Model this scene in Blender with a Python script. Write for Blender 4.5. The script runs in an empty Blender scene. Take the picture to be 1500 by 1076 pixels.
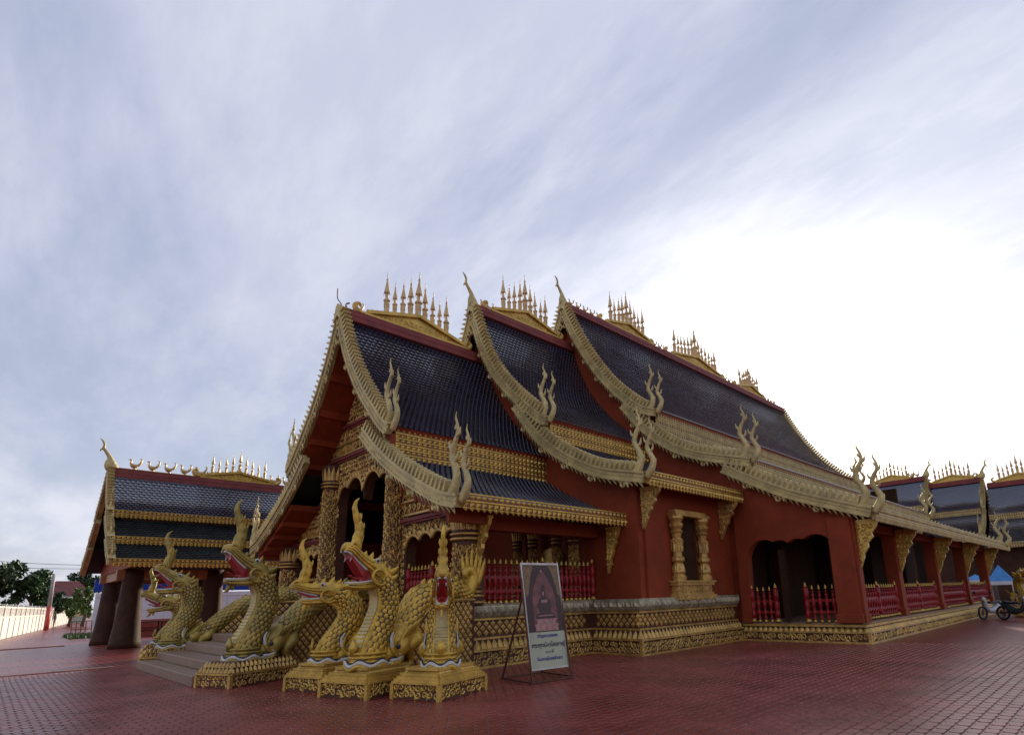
import bpy, math, random
import numpy as np
from mathutils import Matrix, Vector
random.seed(7); RNG = np.random.default_rng(7)
R = math.radians
SC = bpy.context.scene
COL = SC.collection

# ------------------------------------------------------------------ camera
FPX, PPX, PPY, IW, IH = 824.0, 843.0, 686.0, 1500.0, 1076.0
YAW, PITCH, ROLL, EYE = R(-43.85), R(12.82), R(-1.85), 1.6
f0 = np.array([math.sin(YAW), math.cos(YAW), 0.0]); r0 = np.array([math.cos(YAW), -math.sin(YAW), 0.0]); u0 = np.array([0, 0, 1.0])
CF = math.cos(PITCH)*f0 + math.sin(PITCH)*u0
_u = -math.sin(PITCH)*f0 + math.cos(PITCH)*u0
CR = math.cos(ROLL)*r0 + math.sin(ROLL)*_u
CU = -math.sin(ROLL)*r0 + math.cos(ROLL)*_u
cam = bpy.data.objects.new('camera', bpy.data.cameras.new('camera')); COL.objects.link(cam)
M = Matrix.Identity(4)
for i in range(3):
    M[i][0], M[i][1], M[i][2] = CR[i], CU[i], -CF[i]
M[2][3] = EYE
cam.matrix_world = M
cam.data.sensor_fit = 'HORIZONTAL'; cam.data.sensor_width = 36.0
cam.data.lens = FPX/IW*36.0
cam.data.shift_x = -(PPX-IW/2)/IW; cam.data.shift_y = (PPY-IH/2)/IW
cam.data.clip_start = 0.1; cam.data.clip_end = 5000
SC.camera = cam
def project(P):
    v = np.asarray(P, float) - np.array([0, 0, EYE]); z = v @ CF
    return PPX+FPX*(v @ CR)/z, PPY-FPX*(v @ CU)/z, z

# ------------------------------------------------------------------ light
SUN_EL, SUN_AZ = R(16.6), R(-22.4)           # azimuth from +Y towards +X
SD = np.array([math.sin(SUN_AZ)*math.cos(SUN_EL), math.cos(SUN_AZ)*math.cos(SUN_EL), math.sin(SUN_EL)])
sl = bpy.data.lights.new('sun', 'SUN'); sl.energy = 3.6; sl.angle = R(0.8); sl.color = (1.0, 0.86, 0.66)
so = bpy.data.objects.new('sun', sl); COL.objects.link(so)
so.rotation_euler = Vector(SD).to_track_quat('Z', 'Y').to_euler(); so.location = (0, 0, 60)
SC.view_settings.view_transform = 'Standard'; SC.view_settings.look = 'None'
SC.view_settings.exposure = 0.5; SC.view_settings.gamma = 1.0; SC.view_settings.use_curve_mapping = False
SC.render.engine = 'CYCLES'; SC.cycles.use_denoising = True
SC.cycles.max_bounces = 6; SC.cycles.diffuse_bounces = 3; SC.cycles.glossy_bounces = 3

def nd(nt, t, **k):
    n = nt.nodes.new(t)
    for a, b in k.items(): setattr(n, a, b)
    return n
def mth(nt, op, a, b=None, clamp=False):
    n = nd(nt, 'ShaderNodeMath', operation=op, use_clamp=clamp)
    for i, x in enumerate((a, b)):
        if x is None: continue
        if isinstance(x, (int, float)): n.inputs[i].default_value = x
        else: nt.links.new(x, n.inputs[i])
    return n.outputs[0]
def mixc(nt, fac, a, b):
    n = nd(nt, 'ShaderNodeMix', data_type='RGBA')
    for s, x in ((n.inputs[0], fac), (n.inputs[6], a), (n.inputs[7], b)):
        if isinstance(x, (int, float)): s.default_value = x
        elif isinstance(x, tuple): s.default_value = (*x[:3], 1)
        else: nt.links.new(x, s)
    return n.outputs[2]
W = bpy.data.worlds.new('World'); SC.world = W; W.use_nodes = True
nt = W.node_tree; nt.nodes.clear()
tc = nd(nt, 'ShaderNodeTexCoord'); dv = tc.outputs['Generated']
sky = nd(nt, 'ShaderNodeTexSky', sky_type='NISHITA'); sky.sun_disc = False
sky.sun_elevation = SUN_EL; sky.sun_rotation = SUN_AZ; sky.air_density = 1.0; sky.dust_density = 1.5; sky.ozone_density = 1.5
skyc = nd(nt, 'ShaderNodeVectorMath', operation='SCALE'); nt.links.new(sky.outputs[0], skyc.inputs[0]); skyc.inputs['Scale'].default_value = 0.085
sx = nd(nt, 'ShaderNodeSeparateXYZ'); nt.links.new(dv, sx.inputs[0])
zz = mth(nt, 'ADD', mth(nt, 'MAXIMUM', sx.outputs[2], 0.0), 0.22)
cx = nd(nt, 'ShaderNodeCombineXYZ')
nt.links.new(mth(nt, 'DIVIDE', sx.outputs[0], zz), cx.inputs[0]); nt.links.new(mth(nt, 'DIVIDE', sx.outputs[1], zz), cx.inputs[1])
mp = nd(nt, 'ShaderNodeMapping'); nt.links.new(cx.outputs[0], mp.inputs[0])
mp.inputs['Rotation'].default_value = (0, 0, R(35)); mp.inputs['Scale'].default_value = (0.7, 1.7, 1.0); mp.inputs['Location'].default_value = (3.1, 1.7, 0)
n1 = nd(nt, 'ShaderNodeTexNoise'); nt.links.new(mp.outputs[0], n1.inputs['Vector'])
n1.inputs['Scale'].default_value = 0.9; n1.inputs['Detail'].default_value = 8; n1.inputs['Roughness'].default_value = 0.55; n1.inputs['Distortion'].default_value = 0.3
n2 = nd(nt, 'ShaderNodeTexNoise'); nt.links.new(mp.outputs[0], n2.inputs['Vector'])
n2.inputs['Scale'].default_value = 3.4; n2.inputs['Detail'].default_value = 9; n2.inputs['Roughness'].default_value = 0.62
def ramp(nt, x, lo, hi):
    m = nd(nt, 'ShaderNodeMapRange', interpolation_type='SMOOTHSTEP'); nt.links.new(x, m.inputs[0])
    m.inputs[1].default_value = lo; m.inputs[2].default_value = hi
    return m.outputs[0]
cover = ramp(nt, n1.outputs[0], 0.28, 0.60)
cover = mth(nt, 'ADD', mth(nt, 'MULTIPLY', cover, 0.32), 0.60)
thick = mth(nt, 'ADD', mth(nt, 'MULTIPLY', ramp(nt, n1.outputs[0], 0.40, 0.66), 0.62), mth(nt, 'MULTIPLY', ramp(nt, n2.outputs[0], 0.36, 0.68), 0.38))
low = mth(nt, 'POWER', mth(nt, 'SUBTRACT', 1.0, mth(nt, 'MAXIMUM', sx.outputs[2], 0.0)), 3.0)
cl = mixc(nt, mth(nt, 'MULTIPLY', mth(nt, 'ADD', mth(nt, 'MULTIPLY', thick, 0.75), mth(nt, 'MULTIPLY', low, 0.62)), 1.0, True), (0.318, 0.358, 0.500), (0.585, 0.595, 0.67))
dt = nd(nt, 'ShaderNodeVectorMath', operation='DOT_PRODUCT'); nt.links.new(dv, dt.inputs[0]); dt.inputs[1].default_value = tuple(SD)
dp = mth(nt, 'MAXIMUM', dt.outputs['Value'], 0.0)
# sunlight scattered forward through the thin cloud sheet round the sun
fw = mth(nt, 'ADD', mth(nt, 'MULTIPLY', mth(nt, 'POWER', dp, 9.0), 0.26), mth(nt, 'MULTIPLY', mth(nt, 'POWER', dp, 60.0), 1.5))
fw = mth(nt, 'MULTIPLY', fw, mth(nt, 'ADD', mth(nt, 'MULTIPLY', thick, 0.7), 0.55))
glow = nd(nt, 'ShaderNodeVectorMath', operation='SCALE'); glow.inputs[0].default_value = (1.0, 0.97, 0.90); nt.links.new(fw, glow.inputs['Scale'])
base = mixc(nt, cover, skyc.outputs[0], cl)
ad = nd(nt, 'ShaderNodeVectorMath', operation='ADD'); nt.links.new(base, ad.inputs[0]); nt.links.new(glow.outputs[0], ad.inputs[1])
bg = nd(nt, 'ShaderNodeBackground'); nt.links.new(ad.outputs[0], bg.inputs[0]); bg.inputs[1].default_value = 1.0
wo = nd(nt, 'ShaderNodeOutputWorld'); nt.links.new(bg.outputs[0], wo.inputs[0])

# ------------------------------------------------------------------ materials
MATS = {}
def mat(name, col, rough=0.5, metal=0.0, var=0.18, vscale=3.0, bump=0.0, bscale=40.0, spec=0.5, col2=None, coat=0.0, dirt=0.0):
    m = bpy.data.materials.new(name); m.use_nodes = True; nt = m.node_tree
    b = nt.nodes['Principled BSDF']
    b.inputs['Roughness'].default_value = rough; b.inputs['Metallic'].default_value = metal
    b.inputs['Specular IOR Level'].default_value = spec
    if coat: b.inputs['Coat Weight'].default_value = coat; b.inputs['Coat Roughness'].default_value = 0.12
    g = nd(nt, 'ShaderNodeNewGeometry')
    n = nd(nt, 'ShaderNodeTexNoise'); nt.links.new(g.outputs['Position'], n.inputs['Vector'])
    n.inputs['Scale'].default_value = vscale; n.inputs['Detail'].default_value = 6; n.inputs['Roughness'].default_value = 0.65
    a = tuple(c*(1-var) for c in col); c2 = col2 or tuple(min(1, c*(1+var)) for c in col)
    c = mixc(nt, ramp(nt, n.outputs[0], 0.32, 0.68), a, c2)
    if dirt:
        n3 = nd(nt, 'ShaderNodeTexNoise'); nt.links.new(g.outputs['Position'], n3.inputs['Vector']); n3.inputs['Scale'].default_value = vscale*4.3; n3.inputs['Detail'].default_value = 5
        c = mixc(nt, mth(nt, 'MULTIPLY', ramp(nt, n3.outputs[0], 0.52, 0.75), dirt), c, tuple(x*0.35 for x in col))
    nt.links.new(c, b.inputs['Base Color'])
    rr = mth(nt, 'ADD', mth(nt, 'MULTIPLY', n.outputs[0], 0.24), rough-0.12, True); nt.links.new(rr, b.inputs['Roughness'])
    if bump:
        n2 = nd(nt, 'ShaderNodeTexNoise'); nt.links.new(g.outputs['Position'], n2.inputs['Vector']); n2.inputs['Scale'].default_value = bscale; n2.inputs['Detail'].default_value = 4
        bp = nd(nt, 'ShaderNodeBump'); bp.inputs['Strength'].default_value = bump; bp.inputs['Distance'].default_value = 0.02
        nt.links.new(n2.outputs[0], bp.inputs['Height']); nt.links.new(bp.outputs[0], b.inputs['Normal'])
    MATS[name] = m
    return m
GOLD = mat('carved_gold', (0.56, 0.35, 0.10), 0.42, 0.45, 0.28, 2.5, 0.3, 60, dirt=0.5)
GOLDB = mat('bright_gold', (0.60, 0.385, 0.085), 0.36, 0.5, 0.2, 3, 0.2, 60, dirt=0.35)
PALE = mat('pale_gilt', (0.55, 0.435, 0.185), 0.5, 0.25, 0.22, 2.2, 0.4, 50, dirt=0.45)
SPIRE = mat('spire_gilt', (0.60, 0.42, 0.20), 0.45, 0.35, 0.2, 4, 0.2, 50)
NAGA = mat('naga_gold', (0.60, 0.37, 0.05), 0.38, 0.3, 0.3, 4.0, 0.25, 70, dirt=0.45)
NAGAG = mat('naga_green_gold', (0.38, 0.30, 0.065), 0.42, 0.3, 0.3, 3.5, 0.25, 70, col2=(0.54, 0.36, 0.08), dirt=0.45)
BACK = mat('maroon_ground', (0.085, 0.027, 0.012), 0.7, 0, 0.3, 4)
RED = mat('red_wall', (0.245, 0.042, 0.014), 0.65, 0, 0.16, 0.9, 0.12, 25, dirt=0.12, spec=0.22)
SOFF = mat('soffit_red', (0.25, 0.042, 0.013), 0.6, 0, 0.2, 1.5, 0.1, 20, spec=0.2)
RAIL = mat('rail_red', (0.27, 0.008, 0.010), 0.34, 0, 0.25, 5, spec=0.35)
RIDGE = mat('ridge_maroon', (0.20, 0.042, 0.036), 0.6, 0, 0.2, 2, spec=0.25)
TILE = mat('glazed_tile', (0.011, 0.014, 0.034), 0.20, 0, 0.45, 1.4, 0.1, 30, spec=0.9, dirt=0.2)
TILED = mat('dull_tile', (0.012, 0.015, 0.016), 0.45, 0, 0.4, 1.5, 0.15, 30, spec=0.25)
SILV = mat('silver_lotus', (0.44, 0.40, 0.27), 0.35, 0.45, 0.35, 5, 0.3, 60, dirt=0.5)
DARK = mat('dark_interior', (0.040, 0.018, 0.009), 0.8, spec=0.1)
WHITE = mat('white_paint', (0.56, 0.53, 0.47), 0.45, 0, 0.12, 6)
CREAM = mat('white_board', (0.66, 0.66, 0.70), 0.5, 0, 0.08, 1)
MOUTH = mat('mouth_red', (0.30, 0.008, 0.010), 0.4, 0, 0.15, 8)
INK = mat('navy_line', (0.02, 0.022, 0.05), 0.4)
STONE = mat('stair_stone', (0.24, 0.145, 0.090), 0.5, 0, 0.15, 3, 0.1, 40, dirt=0.3)
WOOD = mat('pillar_brown', (0.062, 0.026, 0.015), 0.65, 0, 0.25, 1.2, 0.4, 14, dirt=0.3, spec=0.2)
ORNG = mat('beam_orange', (0.36, 0.14, 0.05), 0.5)
BLUE = mat('blue_cloth', (0.01, 0.06, 0.42), 0.5)
STEEL = mat('rust_steel', (0.13, 0.05, 0.035), 0.5, 0.3)
BLACK = mat('black_rubber', (0.015, 0.015, 0.016), 0.5)

_b = TILE.node_tree.nodes['Principled BSDF']; _b.inputs['IOR'].default_value = 1.68; _b.inputs['Coat Weight'].default_value = 1.0; _b.inputs['Coat Roughness'].default_value = 0.10
# ------------------------------------------------------------------ mesh helpers
def A(x): return np.asarray(x, float)
def unit(v):
    v = A(v); return v/max(1e-9, np.linalg.norm(v))
def cat(pts, n):
    """Catmull-Rom through pts, n samples"""
    P = A(pts); m = len(P)
    Q = np.vstack([2*P[0]-P[1], P, 2*P[-1]-P[-2]])
    t = np.linspace(0, m-1-1e-6, n); i = t.astype(int); f = (t-i)[:, None]
    a, b, c, d = Q[i], Q[i+1], Q[i+2], Q[i+3]
    return 0.5*((2*b)+(-a+c)*f+(2*a-5*b+4*c-d)*f*f+(-a+3*b-3*c+d)*f**3)
def lerpn(vals, n):
    return np.interp(np.linspace(0, len(vals)-1, n), np.arange(len(vals)), vals)
class MB:
    def __init__(s): s.v = []; s.f = []; s.n = 0
    def add(s, v, f):
        v = A(v).reshape(-1, 3); s.v.append(v)
        if isinstance(f, np.ndarray): s.f.append(f+s.n)
        else:
            by = {}
            for q in f: by.setdefault(len(q), []).append(q)
            for q in by.values(): s.f.append(np.array(q)+s.n)
        s.n += len(v); return s
    def box(s, a, b):
        x0, y0, z0 = a; x1, y1, z1 = b
        return s.hexa([(x0,y0,z0),(x1,y0,z0),(x1,y1,z0),(x0,y1,z0),(x0,y0,z1),(x1,y0,z1),(x1,y1,z1),(x0,y1,z1)])
    def hexa(s, v):
        return s.add(v, np.array([(0,3,2,1),(4,5,6,7),(0,1,5,4),(1,2,6,5),(2,3,7,6),(3,0,4,7)]))
    def bar(s, p, q, w, h, up=(0, 0, 1)):
        p, q = A(p), A(q); t = unit(q-p); sd = np.cross(t, A(up))
        if np.linalg.norm(sd) < 1e-4: sd = np.cross(t, A((1, 0, 0)))
        sd = unit(sd); n = np.cross(sd, t); a, b = sd*w/2, n*h/2
        return s.hexa([p-a-b, p+a-b, q+a-b, q-a-b, p-a+b, p+a+b, q+a+b, q-a+b])
    def sweep(s, path, w, h=None, side=(1, 0, 0), n=8, cap=True, ph=0.0):
        P = A(path); m = len(P); w = np.broadcast_to(A(w), (m,)) if np.ndim(w) == 0 or len(np.atleast_1d(w)) == m else lerpn(w, m)
        h = w if h is None else (np.broadcast_to(A(h), (m,)) if np.ndim(h) == 0 or len(np.atleast_1d(h)) == m else lerpn(h, m))
        T = np.gradient(P, axis=0); T /= np.maximum(1e-9, np.linalg.norm(T, axis=1))[:, None]
        S = np.broadcast_to(unit(side), (m, 3)); N = np.cross(T, S); N /= np.maximum(1e-9, np.linalg.norm(N, axis=1))[:, None]
        th = np.arange(n)*2*math.pi/n+ph
        V = P[:, None]+w[:, None, None]*np.cos(th)[None, :, None]*S[:, None]+h[:, None, None]*np.sin(th)[None, :, None]*N[:, None]
        i, j = np.meshgrid(np.arange(m-1), np.arange(n), indexing='ij'); k = (j+1) % n
        F = np.stack([i*n+j, i*n+k, (i+1)*n+k, (i+1)*n+j], -1).reshape(-1, 4)
        s.add(V.reshape(-1, 3), F)
        if cap:
            b = s.n-m*n
            s.f.append(np.array([[b+x for x in range(n-1, -1, -1)]])); s.f.append(np.array([[b+(m-1)*n+x for x in range(n)]]))
        return s
    def tube(s, p, q, r, n=6): return s.sweep([p, q], r, side=(unit(np.cross(A(q)-A(p), (0.31, 0.7, 0.52)))), n=n)
    def lathe(s, prof, c=(0, 0, 0), n=12, sq=None, rot=0.0):
        m = len(prof); th = np.arange(n)*2*math.pi/n+rot; c = A(c)
        V = np.array([[(r*math.cos(t), r*math.sin(t), z) for t in th] for r, z in prof]).reshape(-1, 3)+c
        i, j = np.meshgrid(np.arange(m-1), np.arange(n), indexing='ij'); k = (j+1) % n
        s.add(V, np.stack([i*n+j, i*n+k, (i+1)*n+k, (i+1)*n+j], -1).reshape(-1, 4)); b = s.n-m*n
        s.f.append(np.array([[b+x for x in range(n-1, -1, -1)]])); s.f.append(np.array([[b+(m-1)*n+x for x in range(n)]]))
        return s
    def ext(s, out, o, u, v, thick):
        """extruded polygon: outline in (u,v), thickness along u x v, centred on o"""
        o, u, v = A(o), A(u), A(v); w = unit(np.cross(u, v))*thick/2; n = len(out)
        P = [o+a*u+b*v for a, b in out]
        F = [tuple(range(n, 2*n)), tuple(range(n-1, -1, -1))]+[(i, (i+1) % n, n+(i+1) % n, n+i) for i in range(n)]
        return s.add([p-w for p in P]+[p+w for p in P], F)
    def scatter(s, tv, tf, Ms):
        """template vertices / faces copied by 3x4 matrices (k,3,4)"""
        tv = A(tv); Ms = A(Ms)
        if len(Ms) == 0: return s
        V = np.einsum('kij,vj->kvi', Ms[:, :, :3], tv)+Ms[:, None, :, 3]
        nv = len(tv); by = {}
        for q in tf: by.setdefault(len(q), []).append(q)
        off = (np.arange(len(Ms))*nv)[:, None, None]
        s.v.append(V.reshape(-1, 3))
        for q in by.values():
            s.f.append((np.array(q)[None]+off).reshape(-1, len(q[0]))+s.n)
        s.n += nv*len(Ms); return s
    def mesh(s, name, smooth=False, T=None):
        me = bpy.data.meshes.new(name); V = np.vstack(s.v)
        if T is not None: V = V @ A(T)[:3, :3].T+A(T)[:3, 3]
        me.vertices.add(len(V)); me.vertices.foreach_set('co', V.ravel())
        tot = np.concatenate([np.full(len(f), f.shape[1]) for f in s.f]); idx = np.concatenate([f.ravel() for f in s.f])
        me.loops.add(len(idx)); me.loops.foreach_set('vertex_index', idx.astype(np.int32))
        me.polygons.add(len(tot)); st = np.concatenate([[0], np.cumsum(tot)[:-1]])
        me.polygons.foreach_set('loop_start', st.astype(np.int32)); me.polygons.foreach_set('loop_total', tot.astype(np.int32))
        me.polygons.foreach_set('use_smooth', np.full(len(tot), bool(smooth)))
        me.update(calc_edges=True); me.validate()
        return me
    def build(s, name, m, parent=None, smooth=False, kind=None, T=None, bevel=0):
        if not s.v: return None
        me = s.mesh(name, smooth, T); me.materials.append(m)
        o = link(name, me, parent)
        if kind: o['kind'] = kind
        if bevel:
            md = o.modifiers.new('bevel', 'BEVEL'); md.width = bevel; md.segments = 2; md.limit_method = 'ANGLE'; md.angle_limit = R(40)
        return o
WOFF = {}
def link(name, me, parent=None, loc=None):
    """mesh given in world coordinates (or in the local frame of a thing set up with local=True)"""
    o = bpy.data.objects.new(name, me); COL.objects.link(o)
    if parent is not None:
        o.parent = parent; o.location = -A(WOFF.get(parent.name, (0, 0, 0)))
    if loc is not None: o.location = A(o.location)+A(loc)
    return o
def piece(name, me, parent, loc, rot=(0, 0, 0), scale=None):
    o = link(name, me, parent, loc); o.rotation_euler = rot
    if scale is not None: o.scale = scale
    return o
def tag(o, label, cat, group=None, kind=None):
    if label: o['label'] = label
    if cat: o['category'] = cat
    if group: o['group'] = group
    if kind: o['kind'] = kind
    return o
def thing(name, label, cat, loc=(0, 0, 0), group=None, local=False, rotz=0):
    o = bpy.data.objects.new(name, None); COL.objects.link(o); o.location = loc; o.empty_display_size = 0.3; o.rotation_euler = (0, 0, rotz)
    if not local: WOFF[o.name] = tuple(loc)
    return tag(o, label, cat, group)
def struct(o): o['kind'] = 'structure'; return o

# ---- ornament templates
def curl_template(turns=1.2, seg=12, w=0.165, h=0.18):
    t = np.linspace(0, 1, seg); ang = t*turns*2*math.pi; r = 0.5*(1-0.86*t)
    x, y = r*np.cos(ang), r*np.sin(ang); ww = w*(1-0.45*t)
    x = np.concatenate([[0.62], x]); y = np.concatenate([[-0.42], y]); ww = np.concatenate([[0.02], ww])
    P = np.stack([x, y], -1); T = np.gradient(P, axis=0); T /= np.linalg.norm(T, axis=1)[:, None]; N = np.stack([-T[:, 1], T[:, 0]], -1)
    V = []; F = []
    for i in range(len(P)):
        a, b = P[i]+N[i]*ww[i], P[i]-N[i]*ww[i]; hh = h*(1-0.2*i/len(P))
        V += [(a[0], a[1], 0), (P[i][0], P[i][1], hh), (b[0], b[1], 0)]
        if i: k = 3*i; F += [(k-3, k-2, k+1, k), (k-2, k-1, k+2, k+1)]
    # a leaf sprouting from the curl
    k = len(V); V += [(0.42, 0.18, 0), (0.62, 0.42, 0.10), (0.50, 0.62, 0), (0.30, 0.46, 0)]; F += [(k, k+1, k+3), (k+1, k+2, k+3)]
    return V, F
CURL = curl_template()
def frame(o, u, v, n, su, sv, sn): return np.column_stack([A(u)*su, A(v)*sv, A(n)*sn, A(o)])
def carve(mb, o, u, v, W_, H_, size, mask=None, relief=0.55, seed=0, jitter=0.12):
    """fill a W x H panel (origin o, axes u v) with curling foliage"""
    rg = np.random.default_rng(seed+11); u, v = unit(u), unit(v); n = np.cross(u, v); o = A(o)
    nx, ny = max(1, round(W_/size)), max(1, round(H_/size)); sx_, sy_ = W_/nx, H_/ny; Ms = []
    for j in range(ny):
        for i in range(nx):
            a, b = (i+0.5)*sx_, (j+0.5)*sy_
            a += rg.uniform(-1, 1)*jitter*sx_; b += rg.uniform(-1, 1)*jitter*sy_
            if mask is not None and not mask(a, b): continue
            th = (0 if (i+j) % 2 else math.pi)+rg.uniform(-0.7, 0.7); fl = 1 if rg.random() < 0.5 else -1
            c, s_ = math.cos(th), math.sin(th); uu, vv = u*c+v*s_, (-u*s_+v*c)*fl
            k = rg.uniform(0.9, 1.08)
            Ms.append(frame(o+u*a+v*b, uu, vv, n, sx_*k*0.98, sy_*k*0.98, size*relief))
    return mb.scatter(*CURL, Ms) if Ms else mb
def diamond_mesh():
    V = [(-.5, 0, 0), (0, -.5, 0), (.5, 0, 0), (0, .5, 0), (-.4, 0, .12), (0, -.4, .12), (.4, 0, .12), (0, .4, .12), (-.16, 0, .14), (0, -.16, .14), (.16, 0, .14), (0, .16, .14), (0, 0, .30)]
    F = [(0, 1, 5, 4), (1, 2, 6, 5), (2, 3, 7, 6), (3, 0, 4, 7), (4, 5, 9, 8), (5, 6, 10, 9), (6, 7, 11, 10), (7, 4, 8, 11), (8, 9, 12), (9, 10, 12), (10, 11, 12), (11, 8, 12)]
    return V, F
DIA = diamond_mesh()
LEAF = ([(-.5, 0, 0), (0, 0, .22), (.5, 0, 0), (-.46, .5, .05), (0, .5, .34), (.46, .5, .05), (0, 1, .12)], [(0, 1, 4, 3), (1, 2, 5, 4), (3, 4, 6), (4, 5, 6)])
PYR = ([(-.5, -.5, 0), (.5, -.5, 0), (.5, .5, 0), (-.5, .5, 0), (0, 0, .5)], [(0, 1, 4), (1, 2, 4), (2, 3, 4), (3, 0, 4)])
BOSSES = {}
def boss_mesh(m, s):
    k = (m.name, round(s, 3))
    if k not in BOSSES:
        b = MB(); b.add(A(DIA[0])*s*0.80, DIA[1]); me = b.mesh('lattice_boss'); me.materials.append(m); BOSSES[k] = me
    return BOSSES[k]
def lattice(parent, m, o, u, v, W_, H_, size, inside=None, local=False):
    """gold bosses set on the diagonal over a dark ground; each boss is a piece"""
    u, v = unit(u), unit(v); n = np.cross(u, v); me = boss_mesh(m, size)
    rot = Matrix(((u[0], v[0], n[0]), (u[1], v[1], n[1]), (u[2], v[2], n[2]))).to_euler()
    h = size/2; j = 0; y = h*0.98
    while y < H_-h*0.9:
        x = h if j % 2 == 0 else 2*h
        while x < W_-h*0.9:
            if inside is None or inside(x, y):
                p = A(o)+u*x+v*y
                if local:
                    ob = bpy.data.objects.new('lattice_boss', me); COL.objects.link(ob); ob.parent = parent; ob.location = p; ob.rotation_euler = rot
                else: piece('lattice_boss', me, parent, p, rot)
            x += size
        y += h; j += 1
def strip_wall(mb, xs, zlo, zhi, y0, y1, axis='x'):
    """wall of slices: at each x solid from zlo to zhi, between y0 and y1"""
    xs = A(xs); n = len(xs); V = []
    for x, a, b in zip(xs, zlo, zhi):
        b = max(a+0.001, b)
        for yy, z in ((y0, a), (y0, b), (y1, b), (y1, a)):
            V.append((x, yy, z) if axis == 'x' else (yy, x, z))
    F = []
    for i in range(n-1):
        for k in range(4): F.append((4*i+k, 4*(i+1)+k, 4*(i+1)+(k+1) % 4, 4*i+(k+1) % 4))
    F += [(0, 1, 2, 3), tuple(4*(n-1)+k for k in (3, 2, 1, 0))]
    return mb.add(V, F)

# ------------------------------------------------------------------ ground
PX, PY = 0.15, 0.215                      # paver pitch
def paving_material():
    m = bpy.data.materials.new('red_paving'); m.use_nodes = True; nt = m.node_tree; b = nt.nodes['Principled BSDF']
    g = nd(nt, 'ShaderNodeNewGeometry'); s_ = nd(nt, 'ShaderNodeSeparateXYZ'); nt.links.new(g.outputs['Position'], s_.inputs[0])
    def groove(x, p, w):
        f = mth(nt, 'FRACT', mth(nt, 'DIVIDE', x, p)); d = mth(nt, 'ABSOLUTE', mth(nt, 'SUBTRACT', f, 0.5))
        return ramp(nt, d, 0.5-w, 0.5)
    gr = mth(nt, 'MAXIMUM', groove(s_.outputs[0], PX, 0.16), groove(s_.outputs[1], PY, 0.09))
    n = nd(nt, 'ShaderNodeTexNoise'); nt.links.new(g.outputs['Position'], n.inputs['Vector']); n.inputs['Scale'].default_value = 0.5; n.inputs['Detail'].default_value = 8; n.inputs['Roughness'].default_value = 0.7
    n2 = nd(nt, 'ShaderNodeTexNoise'); nt.links.new(g.outputs['Position'], n2.inputs['Vector']); n2.inputs['Scale'].default_value = 9; n2.inputs['Detail'].default_value = 5
    c = mixc(nt, ramp(nt, n.outputs[0], 0.35, 0.7), (0.185, 0.018, 0.013), (0.245, 0.036, 0.028))
    c = mixc(nt, mth(nt, 'MULTIPLY', ramp(nt, n2.outputs[0], 0.45, 0.75), 0.4), c, (0.25, 0.10, 0.09))
    c = mixc(nt, mth(nt, 'MULTIPLY', gr, 0.8), c, (0.055, 0.012, 0.011))
    nt.links.new(c, b.inputs['Base Color']); b.inputs['Specular IOR Level'].default_value = 0.6
    nt.links.new(mth(nt, 'ADD', mth(nt, 'MULTIPLY', n2.outputs[0], 0.26), 0.18), b.inputs['Roughness'])
    bp = nd(nt, 'ShaderNodeBump'); bp.inputs['Strength'].default_value = 0.6; bp.inputs['Distance'].default_value = 0.012
    nt.links.new(mth(nt, 'SUBTRACT', mth(nt, 'MULTIPLY', n2.outputs[0], 0.12), gr), bp.inputs['Height']); nt.links.new(bp.outputs[0], b.inputs['Normal'])
    return m
PAVE = paving_material()
PAVER = mat('paver_red', (0.205, 0.021, 0.015), 0.32, 0, 0.3, 0.6, 0.25, 30, col2=(0.265, 0.046, 0.036), dirt=0.35, spec=0.62)
b = MB(); b.add([(-900, -900, -0.014), (900, -900, -0.014), (900, 900, -0.014), (-900, 900, -0.014)], [(0, 1, 2, 3)])
ground = struct(b.build('ground', PAVE))
XC = -17.7
def paver_template():
    hx, hy, c = PX/2-0.010, PY/2-0.006, 0.026
    o = [(-hx+c, -hy), (hx-c, -hy), (hx, -hy+c), (hx, hy-c), (hx-c, hy), (-hx+c, hy), (-hx, hy-c), (-hx, -hy+c)]
    V = [(x, y, -0.014) for x, y in o]+[(x*0.93, y*0.95, 0.0) for x, y in o]
    return V, [(8, 9, 10, 11, 12, 13, 14, 15)]+[(i, (i+1) % 8, 8+(i+1) % 8, 8+i) for i in range(8)]
PT = paver_template()
cells = []
for ix in range(int(-25/PX), int(2.2/PX)):
    X = ix*PX+PX/2
    for iy in range(int(-2/PY), int(19/PY)):
        Y = iy*PY+PY/2+(PY*0.5 if ix % 2 else 0)
        if (X < -9.9 and Y > 12.4) or (X < -11.7 and Y > 8.0) or (X < -5.8 and Y > 18.0) or (-20.6 < X < -14.8 and Y > 3.5): continue
        d = math.hypot(X, Y)
        if d > 22: continue
        x, y, z = project((X, Y, 0))
        if z > 1 and -40 < x < IW+40 and y < IH+40: cells.append((d, X, Y))
cells.sort()
pm = MB(); pm.add(*PT); pme = pm.mesh('paver'); pme.materials.append(PAVER)
for d, X, Y in cells[:300]:
    o = link('paver', pme, ground, (X, Y, RNG.uniform(-0.0025, 0.0015))); o.rotation_euler = (RNG.uniform(-.008, .008), RNG.uniform(-.012, .012), RNG.uniform(-.02, .02))
Ms = []
for d, X, Y in cells[300:]:
    a, t1, t2 = RNG.uniform(-.02, .02), RNG.uniform(-.012, .012), RNG.uniform(-.008, .008)
    Ms.append(np.array([[math.cos(a), -math.sin(a), 0, X], [math.sin(a), math.cos(a), 0, Y], [t1, t2, 1, RNG.uniform(-0.0025, 0.0015)]]))
b = MB(); b.scatter(*PT, Ms); b.build('paver_field', PAVER, ground, kind='stuff')
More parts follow.
